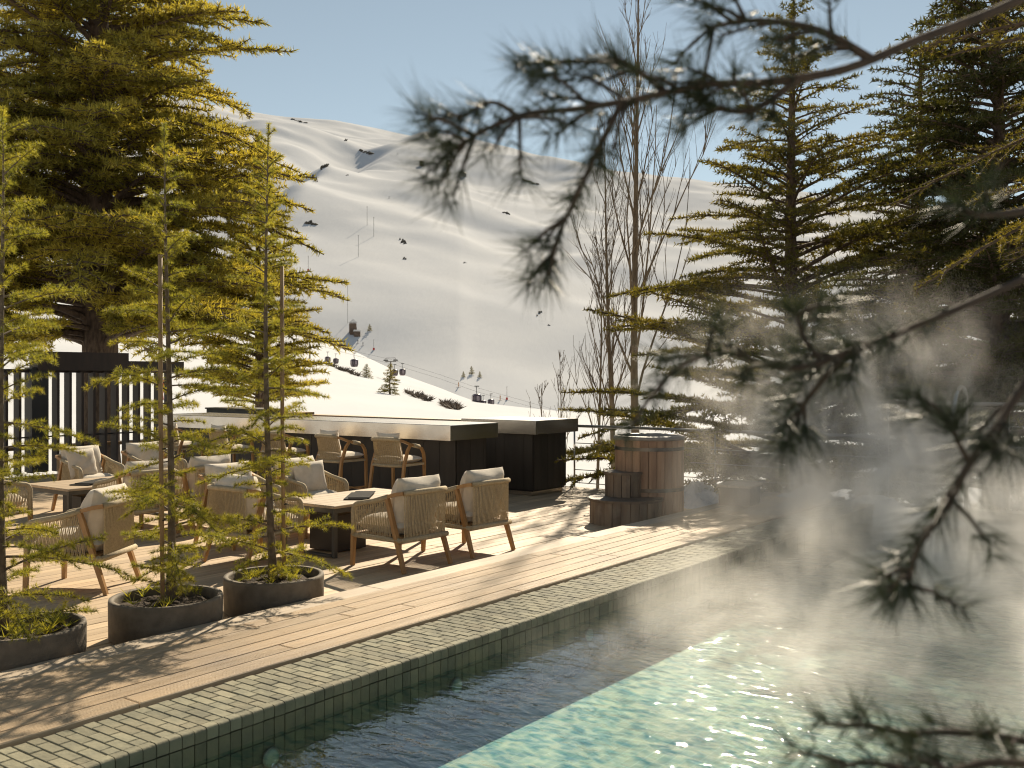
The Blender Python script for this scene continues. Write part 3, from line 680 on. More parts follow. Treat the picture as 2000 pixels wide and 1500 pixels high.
# ================================================================== planters
def planter(label, x, y):
    t = thing('planter', label, 'planter', (x, y, 0), 0, 'concrete planters')
    MB().lathe([(.36, 0), (.385, .02), (.388, .27), (.384, .288), (.352, .288), (.348, .27), (.34, .2)], 72).build('bowl', 'planter', t, True)
    n = 26; s = MB(); s.v.append((0, 0, .255))
    for k in range(1, 8):
        for a in range(n): s.v.append((.345 * k / 7 * math.cos(2 * math.pi * a / n), .345 * k / 7 * math.sin(2 * math.pi * a / n), .25 - .03 * (k / 7) ** 2 + rng.uniform(-.014, .014)))
    for a in range(n): s.f.append((0, 1 + a, 1 + (a + 1) % n))
    for k in range(6):
        for a in range(n): s.f.append((1 + k * n + a, 1 + (k + 1) * n + a, 1 + (k + 1) * n + (a + 1) % n, 1 + k * n + (a + 1) % n))
    s.build('soil', 'soil', t)
PLX = [(3.16, 6.22), (4.21, 6.22), (5.18, 6.22)]
planter('round grey planter cut by the left edge of the picture', *PLX[0]); planter('round grey planter in the middle of the three', *PLX[1]); planter('round grey planter closest to the near armchairs', *PLX[2])

# ================================================================== slatted screen on the left
sc0 = P(60, 915, 20.0); SY = sc0.y
scr = thing('slatted_screen', 'dark slatted screen of upright fins with heavy beam on the far left', 'screen', (sc0.x, SY, 0))
for k in range(21):
    x = -2.1 + .262 * k
    if k < 24: MB().box((x, 0, .93), (.054, .21, 2.04)).build('fin', 'screen', scr)
MB().box((.12, .0, .98), (.34, .30, 2.1)).build('post', 'black', scr)
MB().box((1.05, -.02, 2.16), (2.0, .34, .38)).build('beam', 'screen', scr); MB().box((2.75, -.02, 2.06), (1.39, .30, .24)).build('beam_end', 'screen', scr); MB().box((1.0, .03, 1.96), (6.4, .10, .07)).build('top_rail', 'screen', scr)
MB().box((1.0, .09, .62), (6.4, .03, .03)).build('back_rail', 'frame', scr)
lg = thing('low_bench', 'low wooden bench top behind the slatted screen', 'bench', (sc0.x + 1.2, SY + .8, 0)); MB().box((0, 0, .36), (5, .4, .06)).build('seat', 'teak', lg)
for x in (-2.2, 0, 2.2): MB().box((x, 0, .02), (.1, .35, .62)).build('leg', 'dark', lg)

# ================================================================== trees
def needles(pts, axes, n, L, W, spread, seed, curl=0.0):
    """n thin triangles around every point, pointing along its axis and outwards"""
    rs = np.random.RandomState(seed); p = np.repeat(np.asarray(pts, dtype=np.float64), n, 0); a = np.repeat(np.asarray(axes, dtype=np.float64), n, 0); m = len(p)
    q = rs.normal(size=(m, 3)); q -= a * (q * a).sum(1, keepdims=True); q /= np.linalg.norm(q, axis=1, keepdims=True) + 1e-9
    dirv = a * (1 - spread * rs.rand(m, 1)) + q * (spread * (.55 + .6 * rs.rand(m, 1))); dirv[:, 2] += curl
    dirv /= np.linalg.norm(dirv, axis=1, keepdims=True)
    sd = np.cross(dirv, rs.normal(size=(m, 3))); sd /= np.linalg.norm(sd, axis=1, keepdims=True) + 1e-9
    l = L * (.65 + .6 * rs.rand(m, 1)); b = p + q * (W * .3)
    V = np.stack([b - sd * W / 2, b + sd * W / 2, b + dirv * l], 1).reshape(-1, 3)
    return V
def add_needles(parent, V, m, name='needles', vpp=3):
    F = np.arange(len(V), dtype=np.int32).reshape(-1, 3); return npmesh(name, V, F, m, parent, kind='stuff')
def conifer(label, base, H, z0, rad, nb, seed, sec=.22, secl=.42, tsp=.085, nn=5, NL=.075, NW=.018, fol='fol_gold', rise=.25, droop=.30, trunk=.2, up_top=.6, lean=(0, 0), flat=.10, skip=None, bark='bark', zfun=None, branch_r=.028, group=None, cat='tree', name='cedar_tree', terts=True, lenv=(.72, 1.12), risev=.12):
    rs = random.Random(seed); t = thing(name, label, cat, base, 0, group)
    def ax(z): return Vector((lean[0] * (z / H) + .05 * math.sin(z * .9 + seed), lean[1] * (z / H) + .05 * math.cos(z * .7 + seed), z))
    mb = MB(); zs = [H * k / 16 for k in range(17)]
    mb.tube([ax(z) for z in zs], [max(.004, trunk * (1 - z / H) ** .8 * (1 + .35 * math.exp(-z / (.06 * H)))) for z in zs], 12); mb.build('trunk', bark, t, True)
    wood = MB(); PT_, AX_ = [], []
    for i in range(nb):
        f = (i + rs.random()) / nb; z = z0 + (H - z0) * (zfun(f) if zfun else f); h = (z - z0) / (H - z0)
        a = i * 2.39996 + rs.uniform(-.5, .5); L = rad(h) * rs.uniform(*lenv)
        if skip and skip(z, a): continue
        if L < .08: continue
        d = Vector((math.cos(a), math.sin(a), 0)); sdv = Vector((-d.y, d.x, 0)); o = ax(z); ri = rise + up_top * h ** 2 + rs.uniform(-risev, risev); dp = droop * rs.uniform(.6, 1.3)
        bend = rs.uniform(-.18, .18)
        pt = lambda s: o + d * (L * s) + sdv * (bend * L * s * s) + Vector((0, 0, L * (ri * s - dp * s * s)))
        npt = 7; br = max(.006, branch_r * (L / max(rad(.2), .01)) ** .8)
        wood.tube([pt(s / npt) for s in range(npt + 1)], [br * (1 - .85 * s / npt) for s in range(npt + 1)], 5, caps=False)
        s = .22 if L > 1 else .12; k = 0
        while s < 1.0:
            p0 = pt(s); tg = (pt(min(1, s + .02)) - pt(s - .02)).normalized(); side = 1 if k % 2 else -1; k += 1
            l2 = (secl * L * (1 - s) ** .75 * (.5 + .5 * min(1, s * 2.2)) + .07 * min(1, L)) * rs.uniform(.6, 1.15)
            d2 = (tg * rs.uniform(.55, .85) + sdv * side * rs.uniform(.6, .9) + Vector((0, 0, rs.uniform(-flat, flat * 1.3)))).normalized()
            e2 = -.12 * rs.random()
            p2 = lambda q: p0 + d2 * (l2 * q) + Vector((0, 0, l2 * e2 * q * q))
            wood.tube([p0, p2(.5), p2(1)], [br * .35, br * .22, br * .1], 3, caps=False)
            q = .1
            while q <= 1.0:
                x = p2(q); PT_.append(x); AX_.append((d2 + Vector((rs.uniform(-.5, .5), rs.uniform(-.5, .5), rs.uniform(-.1, .6)))).normalized())
                if terts and l2 > .35 and rs.random() < .75:
                    l3 = min(.34, l2 * .38 * (1.1 - q)) * rs.uniform(.5, 1.2); d3 = (d2 * .6 + (sdv if rs.random() < .5 else -sdv) * .7 + tg * .3 + Vector((0, 0, rs.uniform(-.1, .3)))).normalized()
                    c = tsp
                    while c < l3: PT_.append(x + d3 * c); AX_.append(d3); c += tsp
                q += tsp / max(l2, .05)
            s += sec / L * rs.uniform(.7, 1.3)
        s = .3
        while s <= 1: PT_.append(pt(s)); AX_.append((d + Vector((0, 0, .5))).normalized()); s += tsp / L
    zt = H * .93
    while zt < H: PT_.append(ax(zt)); AX_.append(Vector((0, 0, 1))); zt += tsp * .5
    wood.build('branches', 'barkthin' if bark == 'barkthin' else bark, t, True, kind='stuff')
    V = needles([tuple(p) for p in PT_], [tuple(p) for p in AX_], nn, NL, NW, .9, seed)
    add_needles(t, V, fol, 'foliage'); print(label[:40], 'tris', len(V) // 3)
    return t

# three young cedars in the planters
def young(label, k, H, seed, sx, prof, nb, lean):
    x, y = PLX[k]
    return conifer(label, (x + sx[0], y + sx[1], .24), H - .24, .05, prof, nb, seed, sec=.046, secl=.34, tsp=.026, nn=32, NL=.036, NW=.0024, fol='fol_young', rise=.16, droop=.22, trunk=.030, up_top=.6, bark='barkthin', branch_r=.0085, name='young_cedar_tree', group='young cedars in planters', flat=.35, lean=lean, terts=False, lenv=(.2, 1.3), risev=.36)
young('young cedar with stake at the left edge of the picture', 0, 3.55, 11, (-.04, .02), lambda h: .62 * (1 - h) ** .7 + .08 + .1 * math.exp(-((h - .5) / .12) ** 2) - .16 * math.exp(-(h / .1) ** 2), 100, (-.06, .05))
young('tall young cedar standing in the middle planter', 1, 3.65, 27, (.0, .03), lambda h: (.66 * (1 - h) ** .85 + .07) * (.75 + .35 * math.sin(9 * h) ** 2) - .22 * math.exp(-(h / .10) ** 2), 108, (.05, .02))
young('young cedar in the planter closest to the near armchairs', 2, 3.85, 35, (-.01, .02), lambda h: .56 * (1 - h) ** .9 + .06 - .10 * math.exp(-(h / .05) ** 2), 116, (-.03, -.02))
for lab, k, off, h in (('thin wooden stake tied to the leftmost young cedar', 0, (-.16, -.0), 2.0), ('thin wooden stake tied to the middle young cedar', 1, (-.07, -.06), 2.70), ('thin wooden stake tied to the young cedar nearest the armchairs', 2, (.05, -.06), 2.72)):
    s = thing('support_stake', lab, 'stake', (PLX[k][0] + off[0], PLX[k][1] + off[1], .22), 0, 'stakes in the planters')
    MB().tube([(0, 0, 0), (-.012, .008, h * .5), (-.018, .004, h - .22)], .0155, 8).build('pole', 'stake', s, True)
    for z in (.62, 1.12): MB().tube([(.02 * math.cos(a) + .01, .02 * math.sin(a), z) for a in [R(40 * j) for j in range(10)]], .0045, 5).build('tie', 'black', s)
# ground plants in the pots
for k, lab in enumerate(('small leafy shoots on the soil of the left planter', 'small leafy shoots on the soil of the middle planter', 'small leafy shoots on the soil of the planter near the armchairs')):
    rs = np.random.RandomState(50 + k); n = (60, 14, 22)[k]; a = rs.rand(n) * 6.28; r = .30 * np.sqrt(rs.rand(n)); pts = np.stack([PLX[k][0] + r * np.cos(a), PLX[k][1] + r * np.sin(a), .25 + .05 * rs.rand(n)], 1); ax_ = np.tile([0, 0, 1.0], (n, 1))
    o = add_needles(None, needles(pts, ax_, 9, .09, .008, .8, k), 'fol_young', 'ground_shoots'); o['label'] = lab; o['category'] = 'plants'

# the big cedar on the left
b1 = P(193, 900, 24.5)
conifer('huge golden green cedar rising behind the screen on the left', (b1.x, b1.y, -1.2), 19.5, 3.7, lambda h: 6.3 * (1 - h) ** .8, 440, 5, sec=.16, secl=.34, tsp=.095, nn=6, NL=.15, NW=.034, fol='fol_gold', lenv=(.55, 1.18), risev=.2, rise=.30, droop=.34, trunk=.50, up_top=.5, branch_r=.085, flat=.2)
b1b = P(-260, 900, 27)
conifer('cedar crown filling the upper left corner', (b1b.x, b1b.y, -1.0), 18.0, 4.0, lambda h: 5.8 * (1 - h) ** .7, 200, 9, sec=.2, secl=.36, tsp=.12, nn=6, NL=.17, NW=.04, fol='fol_gold', rise=.30, droop=.34, trunk=.45, up_top=.5, branch_r=.08, flat=.2)
b1c = P(505, 860, 27.5)
conifer('slender golden cedar at the right flank of the huge one', (b1c.x, b1c.y, -1.0), 9.6, 2.0, lambda h: 2.2 * (1 - h) ** .75, 170, 19, sec=.12, secl=.42, tsp=.08, nn=6, NL=.13, NW=.03, fol='fol_gold', rise=.35, droop=.25, trunk=.16, up_top=.5, branch_r=.04, flat=.2)
# cedars on the right
c1 = P(1548, 900, 17.2)
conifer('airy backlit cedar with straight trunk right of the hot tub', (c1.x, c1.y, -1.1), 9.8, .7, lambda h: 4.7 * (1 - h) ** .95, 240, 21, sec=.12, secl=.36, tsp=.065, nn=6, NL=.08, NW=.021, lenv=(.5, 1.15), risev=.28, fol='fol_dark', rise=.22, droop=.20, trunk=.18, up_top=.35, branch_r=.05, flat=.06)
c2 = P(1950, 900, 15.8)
conifer('dense dark cedar at the right edge behind the tall railing', (c2.x, c2.y, -1.0), 10.5, 1.0, lambda h: 3.3 * (1 - h) ** .6 * min(1, .85 + h), 380, 31, sec=.12, secl=.40, tsp=.075, nn=6, NL=.095, NW=.024, lenv=(.5, 1.15), risev=.2, fol='fol_shade', rise=.25, droop=.34, trunk=.2, up_top=.4, branch_r=.05, flat=.10)
c3 = P(2600, 900, 8.0)
conifer('nearer cedar whose sharp boughs enter at the upper right corner', (c3.x, c3.y, .1), 8.5, 3.3, lambda h: 3.9 * (1 - h) ** .5, 95, 41, sec=.12, secl=.34, tsp=.05, nn=10, NL=.042, NW=.0065, fol='fol_dark', rise=.05, droop=.25, trunk=.17, up_top=.3, branch_r=.04, flat=.2, skip=lambda z, a: z > 6.5)
c4 = P(1800, 900, 21.0)
conifer('farther cedar between the airy one and the dense dark one', (c4.x, c4.y, -1.3), 10.5, 1.2, lambda h: 3.4 * (1 - h) ** .6, 170, 51, sec=.17, secl=.40, tsp=.10, nn=5, NL=.11, NW=.03, fol='fol_shade', rise=.22, droop=.25, trunk=.2, up_top=.4, branch_r=.05, flat=.1)

# bare poplars
def poplar(label, base, H, r0, seed, nb=26, spread=.26, z0=.15, name='bare_poplar_tree', group='bare trees behind the railing', lean=0.0, r=.011):
    rs = random.Random(seed); t = thing(name, label, 'tree', base, 0, group); mb = MB()
    ax = lambda z: Vector((.06 * math.sin(z * .8 + seed) + lean * z * ST, .06 * math.cos(z * .6 + seed) - lean * z * CT, z))
    zs = [H * k / 14 for k in range(15)]; mb.tube([ax(z) for z in zs], [max(.007, r0 * (1 - z / H) ** .9) for z in zs], 9); mb.build('trunk', 'barkpop', t, True)
    bw = MB()
    def grow(p, d, L, rad, lev):
        pts = [p]; dd_ = d.copy(); n = 6
        for k in range(n):
            dd_ = (dd_ + Vector((rs.uniform(-.13, .13), rs.uniform(-.13, .13), rs.uniform(-.02, .16)))).normalized(); pts.append(pts[-1] + dd_ * (L / n))
        bw.tube(pts, [max(.0035, rad * (1 - .8 * k / n)) for k in range(n + 1)], 5 if lev == 0 else 3, caps=False)
        if lev < 2:
            for k in range(5 if lev == 0 else 3):
                q = pts[rs.randint(1, n - 1)]; a = rs.uniform(0, 6.28); e = (dd_ + Vector((math.cos(a), math.sin(a), .1)) * rs.uniform(.25, .55)).normalized(); grow(q, e, L * rs.uniform(.3, .55), rad * .5, lev + 1)
    for i in range(nb):
        z = H * (z0 + (.97 - z0) * (i + rs.random()) / nb); a = i * 2.4 + rs.uniform(-.4, .4); d = Vector((math.cos(a) * spread, math.sin(a) * spread, .9)).normalized()
        d = (d + Vector((math.cos(a), math.sin(a), 0)) * rs.uniform(.02, .24)).normalized(); grow(ax(z), d, (H - z) * rs.uniform(.25, .55) + .3, r0 * .33 * (1 - z / H) ** .7 + .004, 0)
    bw.build('bare_branches', 'barkpop', t, True, kind='stuff'); return t
p = P(1240, 900, 26); poplar('tallest bare poplar with pale trunk left of the airy cedar', (p.x, p.y, -1.3), 15.0, .12, 3, 24, .13, lean=.004)
p = P(1195, 900, 24); poplar('bare leaning poplar with several long stems beside the tallest', (p.x, p.y, -1.2), 9.6, .07, 8, 20, .2, lean=-.018)
p = P(1172, 900, 22.5); poplar('thin bare sapling clump left of the poplars', (p.x, p.y, -1.1), 6.2, .04, 12, 20, .25)
p = P(1092, 880, 23); poplar('small bare sapling rising above the back bar', (p.x, p.y, -1.1), 3.5, .025, 14, 9, .2)
p = P(1062, 880, 24); poplar('tiny bare sapling left of the one above the back bar', (p.x, p.y, -1.1), 2.8, .02, 17, 6, .2)

# ================================================================== things on the mountain
def rock(label, u, v, sx, sz, seed, rot=0.0, name='rock_outcrop', m='rock'):
    p, d = hit(u, v); k = .95 * d / FPX; rs = random.Random(seed); n = 7 if sx > 8 else 4; t = thing(name, label, 'rock', p, 0, 'rocks on the snow slope')
    for i in range(n):
        # an outcrop is a handful of jagged blocks poking through the snow
        q = (i + .5) / n * 2 - 1 + rs.uniform(-.15, .15); du = q * sx * .62; dv = -rot * du + rs.uniform(-.35, .35) * sz
        c, d2 = hit(u + du, v + dv); s = sx * k * rs.uniform(.16, .34) * (4 / n) ** .5; h = sz * k * rs.uniform(.35, .85); mb = MB(); o_ = 0; a0 = rs.uniform(0, 6)
        for lev, (rr_, zz) in enumerate(((1.25, -.6), (1.05, .25), (.62, .8), (.2, 1.0))):
            for j in range(6):
                a = a0 + j * R(60) + rs.uniform(-.35, .35); e = rr_ * rs.uniform(.65, 1.25); mb.v.append(tuple(c - p + Vector((math.cos(a) * s * e, math.sin(a) * s * e, zz * h * rs.uniform(.8, 1.15)))))
        for lev in range(3):
            for j in range(6): mb.f.append((o_ + lev * 6 + j, o_ + lev * 6 + (j + 1) % 6, o_ + lev * 6 + 6 + (j + 1) % 6, o_ + lev * 6 + 6 + j))
        mb.f.append(tuple(o_ + 18 + j for j in range(6))); mb.build('block', m, t)
    return t
for a in [('long dark rock band slanting up the spur, lower end', 615, 350, 9, 11, 1, -.8), ('dark rock band slanting up the spur, upper end', 634, 326, 13, 8, 2, .5), ('row of flat dark rocks below the rounded top', 716, 298, 20, 5, 3, -.35),
          ('broken rocks in the middle of the shaded slope', 787, 474, 10, 10, 4, -.5), ('small rock below the broken rocks on the shaded slope', 790, 506, 5, 5, 5, 0), ('low rock at the left of the bright gully', 606, 436, 18, 7, 6, -.2), ('dark square boulder high on the right slope', 989, 418, 11, 6, 7, -.1),
          ('dark wedge shaped rock low on the right slope', 1053, 612, 8, 6, 8, .8), ('rock strip near the ridge on the right', 1035, 356, 24, 3, 9, -.3), ('little dark stone right of the wedge rock', 1072, 636, 4, 3, 10, 0), ('small rock under the rounded top', 676, 274, 5, 4, 11, .4), ('tiny rock on the spur slope', 678, 343, 4, 2.5, 12, 0), ('tiny stone on the lower fold', 908, 514, 4, 3, 13, 0),
          ('thin rock strip on the skyline at the left', 585, 237, 22, 2.5, 14, -.3)]: rock(*a)
def hut(label, u, v, wpx, hpx, cat='hut', m='hut', rz=.3, snow=True):
    p, d = hit(u, v); k = d / FPX; t = thing('mountain_hut', label, cat, p, rz); W, Hh = wpx * k, hpx * k
    MB().box((0, 0, Hh / 2 - .3 * Hh), (W, W * .8, Hh * 1.6)).build('wall', m, t)
    r = MB(); a, b = W * .56, W * .5; z = Hh * 1.08
    r.v = [(-a, -b, z), (a, -b, z), (a, b, z), (-a, b, z), (-a, 0, z + Hh * .35), (a, 0, z + Hh * .35)]; r.f = [(0, 1, 5, 4), (2, 3, 4, 5), (0, 4, 3), (1, 2, 5), (3, 2, 1, 0)]; r.build('roof', 'snow_near' if snow else m, t)
    MB().box((-W * .1, -W * .405, Hh * .4), (W * .25, .1 * W, Hh * .5)).build('door', 'black', t); return t
hut('small dark hut high on the slope, left of three', 824, 324, 8, 7, snow=False); hut('small green grey hut high on the slope, middle of three', 877, 323, 9, 7, m='rock', snow=False); hut('small grey hut high on the slope, lowest of three', 907, 345, 7, 6, m='liftsteel', snow=False)
ls = hut('brown lift station with snow on its roofs at the foot of the drag lift', 689, 651, 16, 19, 'lift station', rz=.9)
p, d = hit(697, 656); k = d / FPX; t = thing('station_annex', 'low brown annex with snowy roof in front of the lift station', 'hut', p, .9); MB().box((0, 0, 3 * k), (15 * k, 12 * k, 10 * k)).build('wall', 'hut', t); MB().box((0, 0, 9.5 * k), (16 * k, 13 * k, 3 * k)).build('roof', 'snow_near', t)
def pole(label, u, v0, v1, base=None):
    p, d = hit(u, v1); k = d / FPX; t = thing('lift_pole', label, 'pole', p, 0, 'drag lift poles'); h = (v1 - v0) * k
    MB().tube([(0, 0, -1), (0, 0, h)], .4 * k, 6).build('mast', 'liftsteel', t); MB().box((0, 0, h), (.3 * k, 3 * k, .4 * k), TH).build('crossarm', 'liftsteel', t)
    if base: MB().box((0, 0, 2 * k), (2.6 * k, 2.6 * k, 4.5 * k)).build('pad', 'red', t)
for a in [('thin lift pole highest on the slope, left of a pair', 717, 404, 440), ('thin lift pole beside the highest one', 730, 425, 462), ('thin lift pole in the middle of the drag lift', 700, 460, 502), ('lift pole with red pad at its foot, upper', 602, 500, 530, 1), ('lift pole with red pad at its foot, lower', 586, 522, 568, 1), ('tall lift pole rising behind the lift station', 679, 556, 632), ('short lift pole left of the red padded ones', 570, 553, 575), ('piste marker with red pad right of the lift station', 730, 664, 684, 1), ('piste marker with red pad at the valley floor', 990, 756, 781, 1)]: pole(*a)
# gondola lift
def cabin(label, u, v, wpx, first=[None]):
    d = min(190.0, 1.75 * FPX / wpx); p = P(u, v, d); sc_ = wpx * d / FPX / 1.75
    if first[0] is None:
        t = thing('gondola_cabin', label, 'gondola', (0, 0, 0), 0, 'gondola cabins of the lift'); b = MB()
        prof = [(.55, -1.0), (.8, -.85), (.9, -.3), (.9, .45), (.78, .85), (.45, 1.0)]
        for r_, z in prof:
            for a in range(12):
                c, s = math.cos(a * R(30) + R(15)), math.sin(a * R(30) + R(15)); e = .55
                b.v.append((r_ * math.copysign(abs(c) ** e, c), r_ * .95 * math.copysign(abs(s) ** e, s), z))
        for i in range(5):
            for a in range(12): b.f.append((i * 12 + a, i * 12 + (a + 1) % 12, (i + 1) * 12 + (a + 1) % 12, (i + 1) * 12 + a))
        b.f += [tuple(range(11, -1, -1)), tuple(60 + a for a in range(12))]; b.build('body', 'gond', t, True)
        for a in range(4):
            q = a * R(90); MB().box((.90 * math.cos(q), .86 * math.sin(q), .12), (.06 if a % 2 == 0 else .62, .62 if a % 2 == 0 else .06, .95)).build('pane', 'gpane', t)
            for e in (-1, 1):
                MB().box((.90 * math.cos(q) + e * .42 * (a % 2), .86 * math.sin(q) + e * .42 * (1 - a % 2), .12), (.065, .065, 1.1) if True else 0).build('pillar', 'black', t)
        MB().tube([(0, 0, 1.0), (.15, 0, 1.6), (.15, 0, 2.3), (-.1, 0, 2.5)], .07, 6).build('hanger', 'black', t); MB().box((-.1, 0, 2.55), (.25, .9, .18)).build('grip', 'black', t); first[0] = t
        t.location = p; t.rotation_euler = (0, 0, TH + R(20)); t.scale = (sc_,) * 3; return
    dup(first[0], label, p, TH + R(20 + (u * 7) % 25)).scale = (sc_,) * 3
for a in [('largest gondola cabin low over the valley, left of three', 931, 779, 17), ('small gondola cabin in the middle of the low three', 944, 788, 10.5), ('gondola cabin on the right of the low three', 959, 786, 11.5), ('gondola cabin hanging alone left of the pylon', 692, 709, 13.5), ('small gondola cabin far left on the cable', 640, 702, 10), ('small gondola cabin second from the left on the cable', 656, 705, 9.5), ('pale gondola cabin just right of the pylon', 771, 728, 11), ('dark gondola cabin next to the one beside the pylon', 786, 727, 11.5)]: cabin(*a)
def pylon(label, u, vt, vb, d):
    p = P(u, vb, d); s_ = d / 400; h = (vb - vt) * d / FPX / s_; t = thing('lift_pylon', label, 'pylon', p, TH + R(-35), 'gondola lift pylons')
    t.scale = (s_,) * 3; MB().tube([(0, 0, -9), (0, 0, h)], [.5, .3], 10).build('mast', 'stone', t, True); MB().box((0, 0, h), (.35, 5.6, .35)).build('crossarm', 'liftsteel', t)
    for s in (-1, 1):
        MB().box((0, s * 2.6, h + .35), (2.6, .3, .35)).build('sheave_frame', 'liftsteel', t)
        for x in (-.9, -.3, .3, .9): MB().tube([(x, s * 2.6 - .12, h + .62), (x, s * 2.6 + .12, h + .62)], .2, 8).build('sheave', 'black', t)
    MB().tube([(0, -2.6, h + 1.4), (0, 2.6, h + 1.4)], .1, 6).build('top_bar', 'liftsteel', t)
    for s in (-1, 1): MB().tube([(0, s * 2.4, h + .2), (0, s * 2.6, h + 1.4)], .08, 6).build('strut', 'liftsteel', t)
pylon('lift pylon with wide crossarm standing behind the small fir', 763, 706, 742, 185); pylon('lift pylon on the left half hidden by branches', 605, 664, 705, 190)
cb = MB()
for off in (0, 8):
    pts = [P(430, 636 + off, 195), P(605, 661 + off, 192), P(692, 686 + off, 190), P(763, 702 + off, 187), P(860, 732 + off, 188), P(931, 757 + off, 190), P(1010, 779 + off, 192), P(1145, 818 + off * .6, 196), P(1300, 838, 200)]
    cb.tube(pts, .016, 4, caps=False)
tag(cb.build('lift_cables', 'black'), 'pair of thin gondola cables crossing the slope', 'cables')
# small firs on the snow
def fir(label, u, v, hpx, seed, dmin=20, wide=.42):
    p, d = hit(u, v, dmin); H = hpx * d / FPX
    conifer(label, (p.x, p.y, p.z - .1), H, H * .04, lambda h: H * wide * (1 - h) ** .8 + H * .03, 46, seed, sec=H * .06, secl=.5, tsp=H * .028, nn=4, NL=H * .055, NW=H * .014, fol='fol_dark', rise=.1, droop=.15, trunk=H * .03, up_top=.5, branch_r=H * .008, flat=.3, name='small_fir_tree', group='small firs on the snow', terts=False)
fir('bushy fir in front of the pylon on the bright slope', 762, 770, 60, 61); fir('small sparse fir left of the bushy one', 716, 738, 28, 62, wide=.5)
fir('dark little fir on the shaded slope, left of three', 905, 737, 12, 63, 320); fir('dark fir on the shaded slope, tallest of three', 921, 731, 16, 64, 320); fir('dark little fir on the shaded slope, right of three', 937, 737, 12, 65, 320); fir('dark little fir beside the lift station', 722, 647, 14, 66, 320)
# weathered scrub lines sticking out of the snow
rs = np.random.RandomState(4)
for lab, pts in (('low brown scrub strip in the snow below the gondolas', [(640, 712), (700, 735)]), ('low brown scrub strip right of the bushy fir', [(795, 768), (840, 785)]), ('short scrub tuft low on the bright slope', [(868, 792), (892, 800)])):
    V = []
    for k in range(26):
        q = rs.rand(); u = pts[0][0] + (pts[1][0] - pts[0][0]) * q; v = pts[0][1] + (pts[1][1] - pts[0][1]) * q + rs.uniform(-1.5, 1.5); p_, d_ = hit(u, v); V.append(tuple(p_))
    o = add_needles(None, needles(np.array(V), np.tile([0, 0, 1.0], (len(V), 1)), 12, .9, .25, .95, 3), 'barkthin', 'scrub'); tag(o, lab, 'scrub')
# skiers
def skier(label, u, v, hpx, m='cloth'):
    p, d = hit(u, v); h = max(1.75, hpx * d / FPX); s = h / 1.75; t = thing('person', label, 'person', p, TH + .5, 'skiers on the slope'); b = MB()
    b.tube([(.1 * s, 0, .05 * s), (.11 * s, .06 * s, .45 * s), (.09 * s, -.02 * s, .85 * s), (.02 * s, .0, 1.0 * s), (0, .02 * s, 1.38 * s), (0, .04 * s, 1.5 * s), (0, .05 * s, 1.58 * s), (0, .06 * s, 1.68 * s), (0, .06 * s, 1.76 * s)], [.06 * s, .07 * s, .1 * s, .15 * s, .18 * s, .08 * s, .1 * s, .11 * s, .04 * s], 8)
    b.tube([(-.1 * s, 0, .05 * s), (-.11 * s, .06 * s, .45 * s), (-.09 * s, -.02 * s, .9 * s)], [.06 * s, .07 * s, .1 * s], 7)
    for e in (-1, 1): b.tube([(e * .17 * s, .02 * s, 1.36 * s), (e * .27 * s, .02 * s, 1.1 * s), (e * .22 * s, .22 * s, .98 * s)], [.06 * s, .05 * s, .04 * s], 6)
    b.build('body', m, t, True); k_ = MB()
    for e in (-1, 1): k_.box((e * .12 * s, .1 * s, .02 * s), (.08 * s, 1.6 * s, .03 * s))
    k_.build('skis', 'black', t)
for a in [('skier in dark clothes below the lift station, left', 699, 671, 8), ('skier in dark clothes below the lift station, right', 709, 676, 8), ('lone skier in the middle of the upper slope', 760, 388, 5), ('small skier under the rounded top', 777, 302, 4), ('skier in red seen through the slatted screen', 318, 782, 26, 'red'), ('skier in orange on the valley floor', 977, 782, 10, 'orange'), ('skier in orange below the three firs', 896, 757, 10, 'orange'), ('skier in red behind the leftmost young tree', 67, 653, 12, 'red')]: skier(*a)

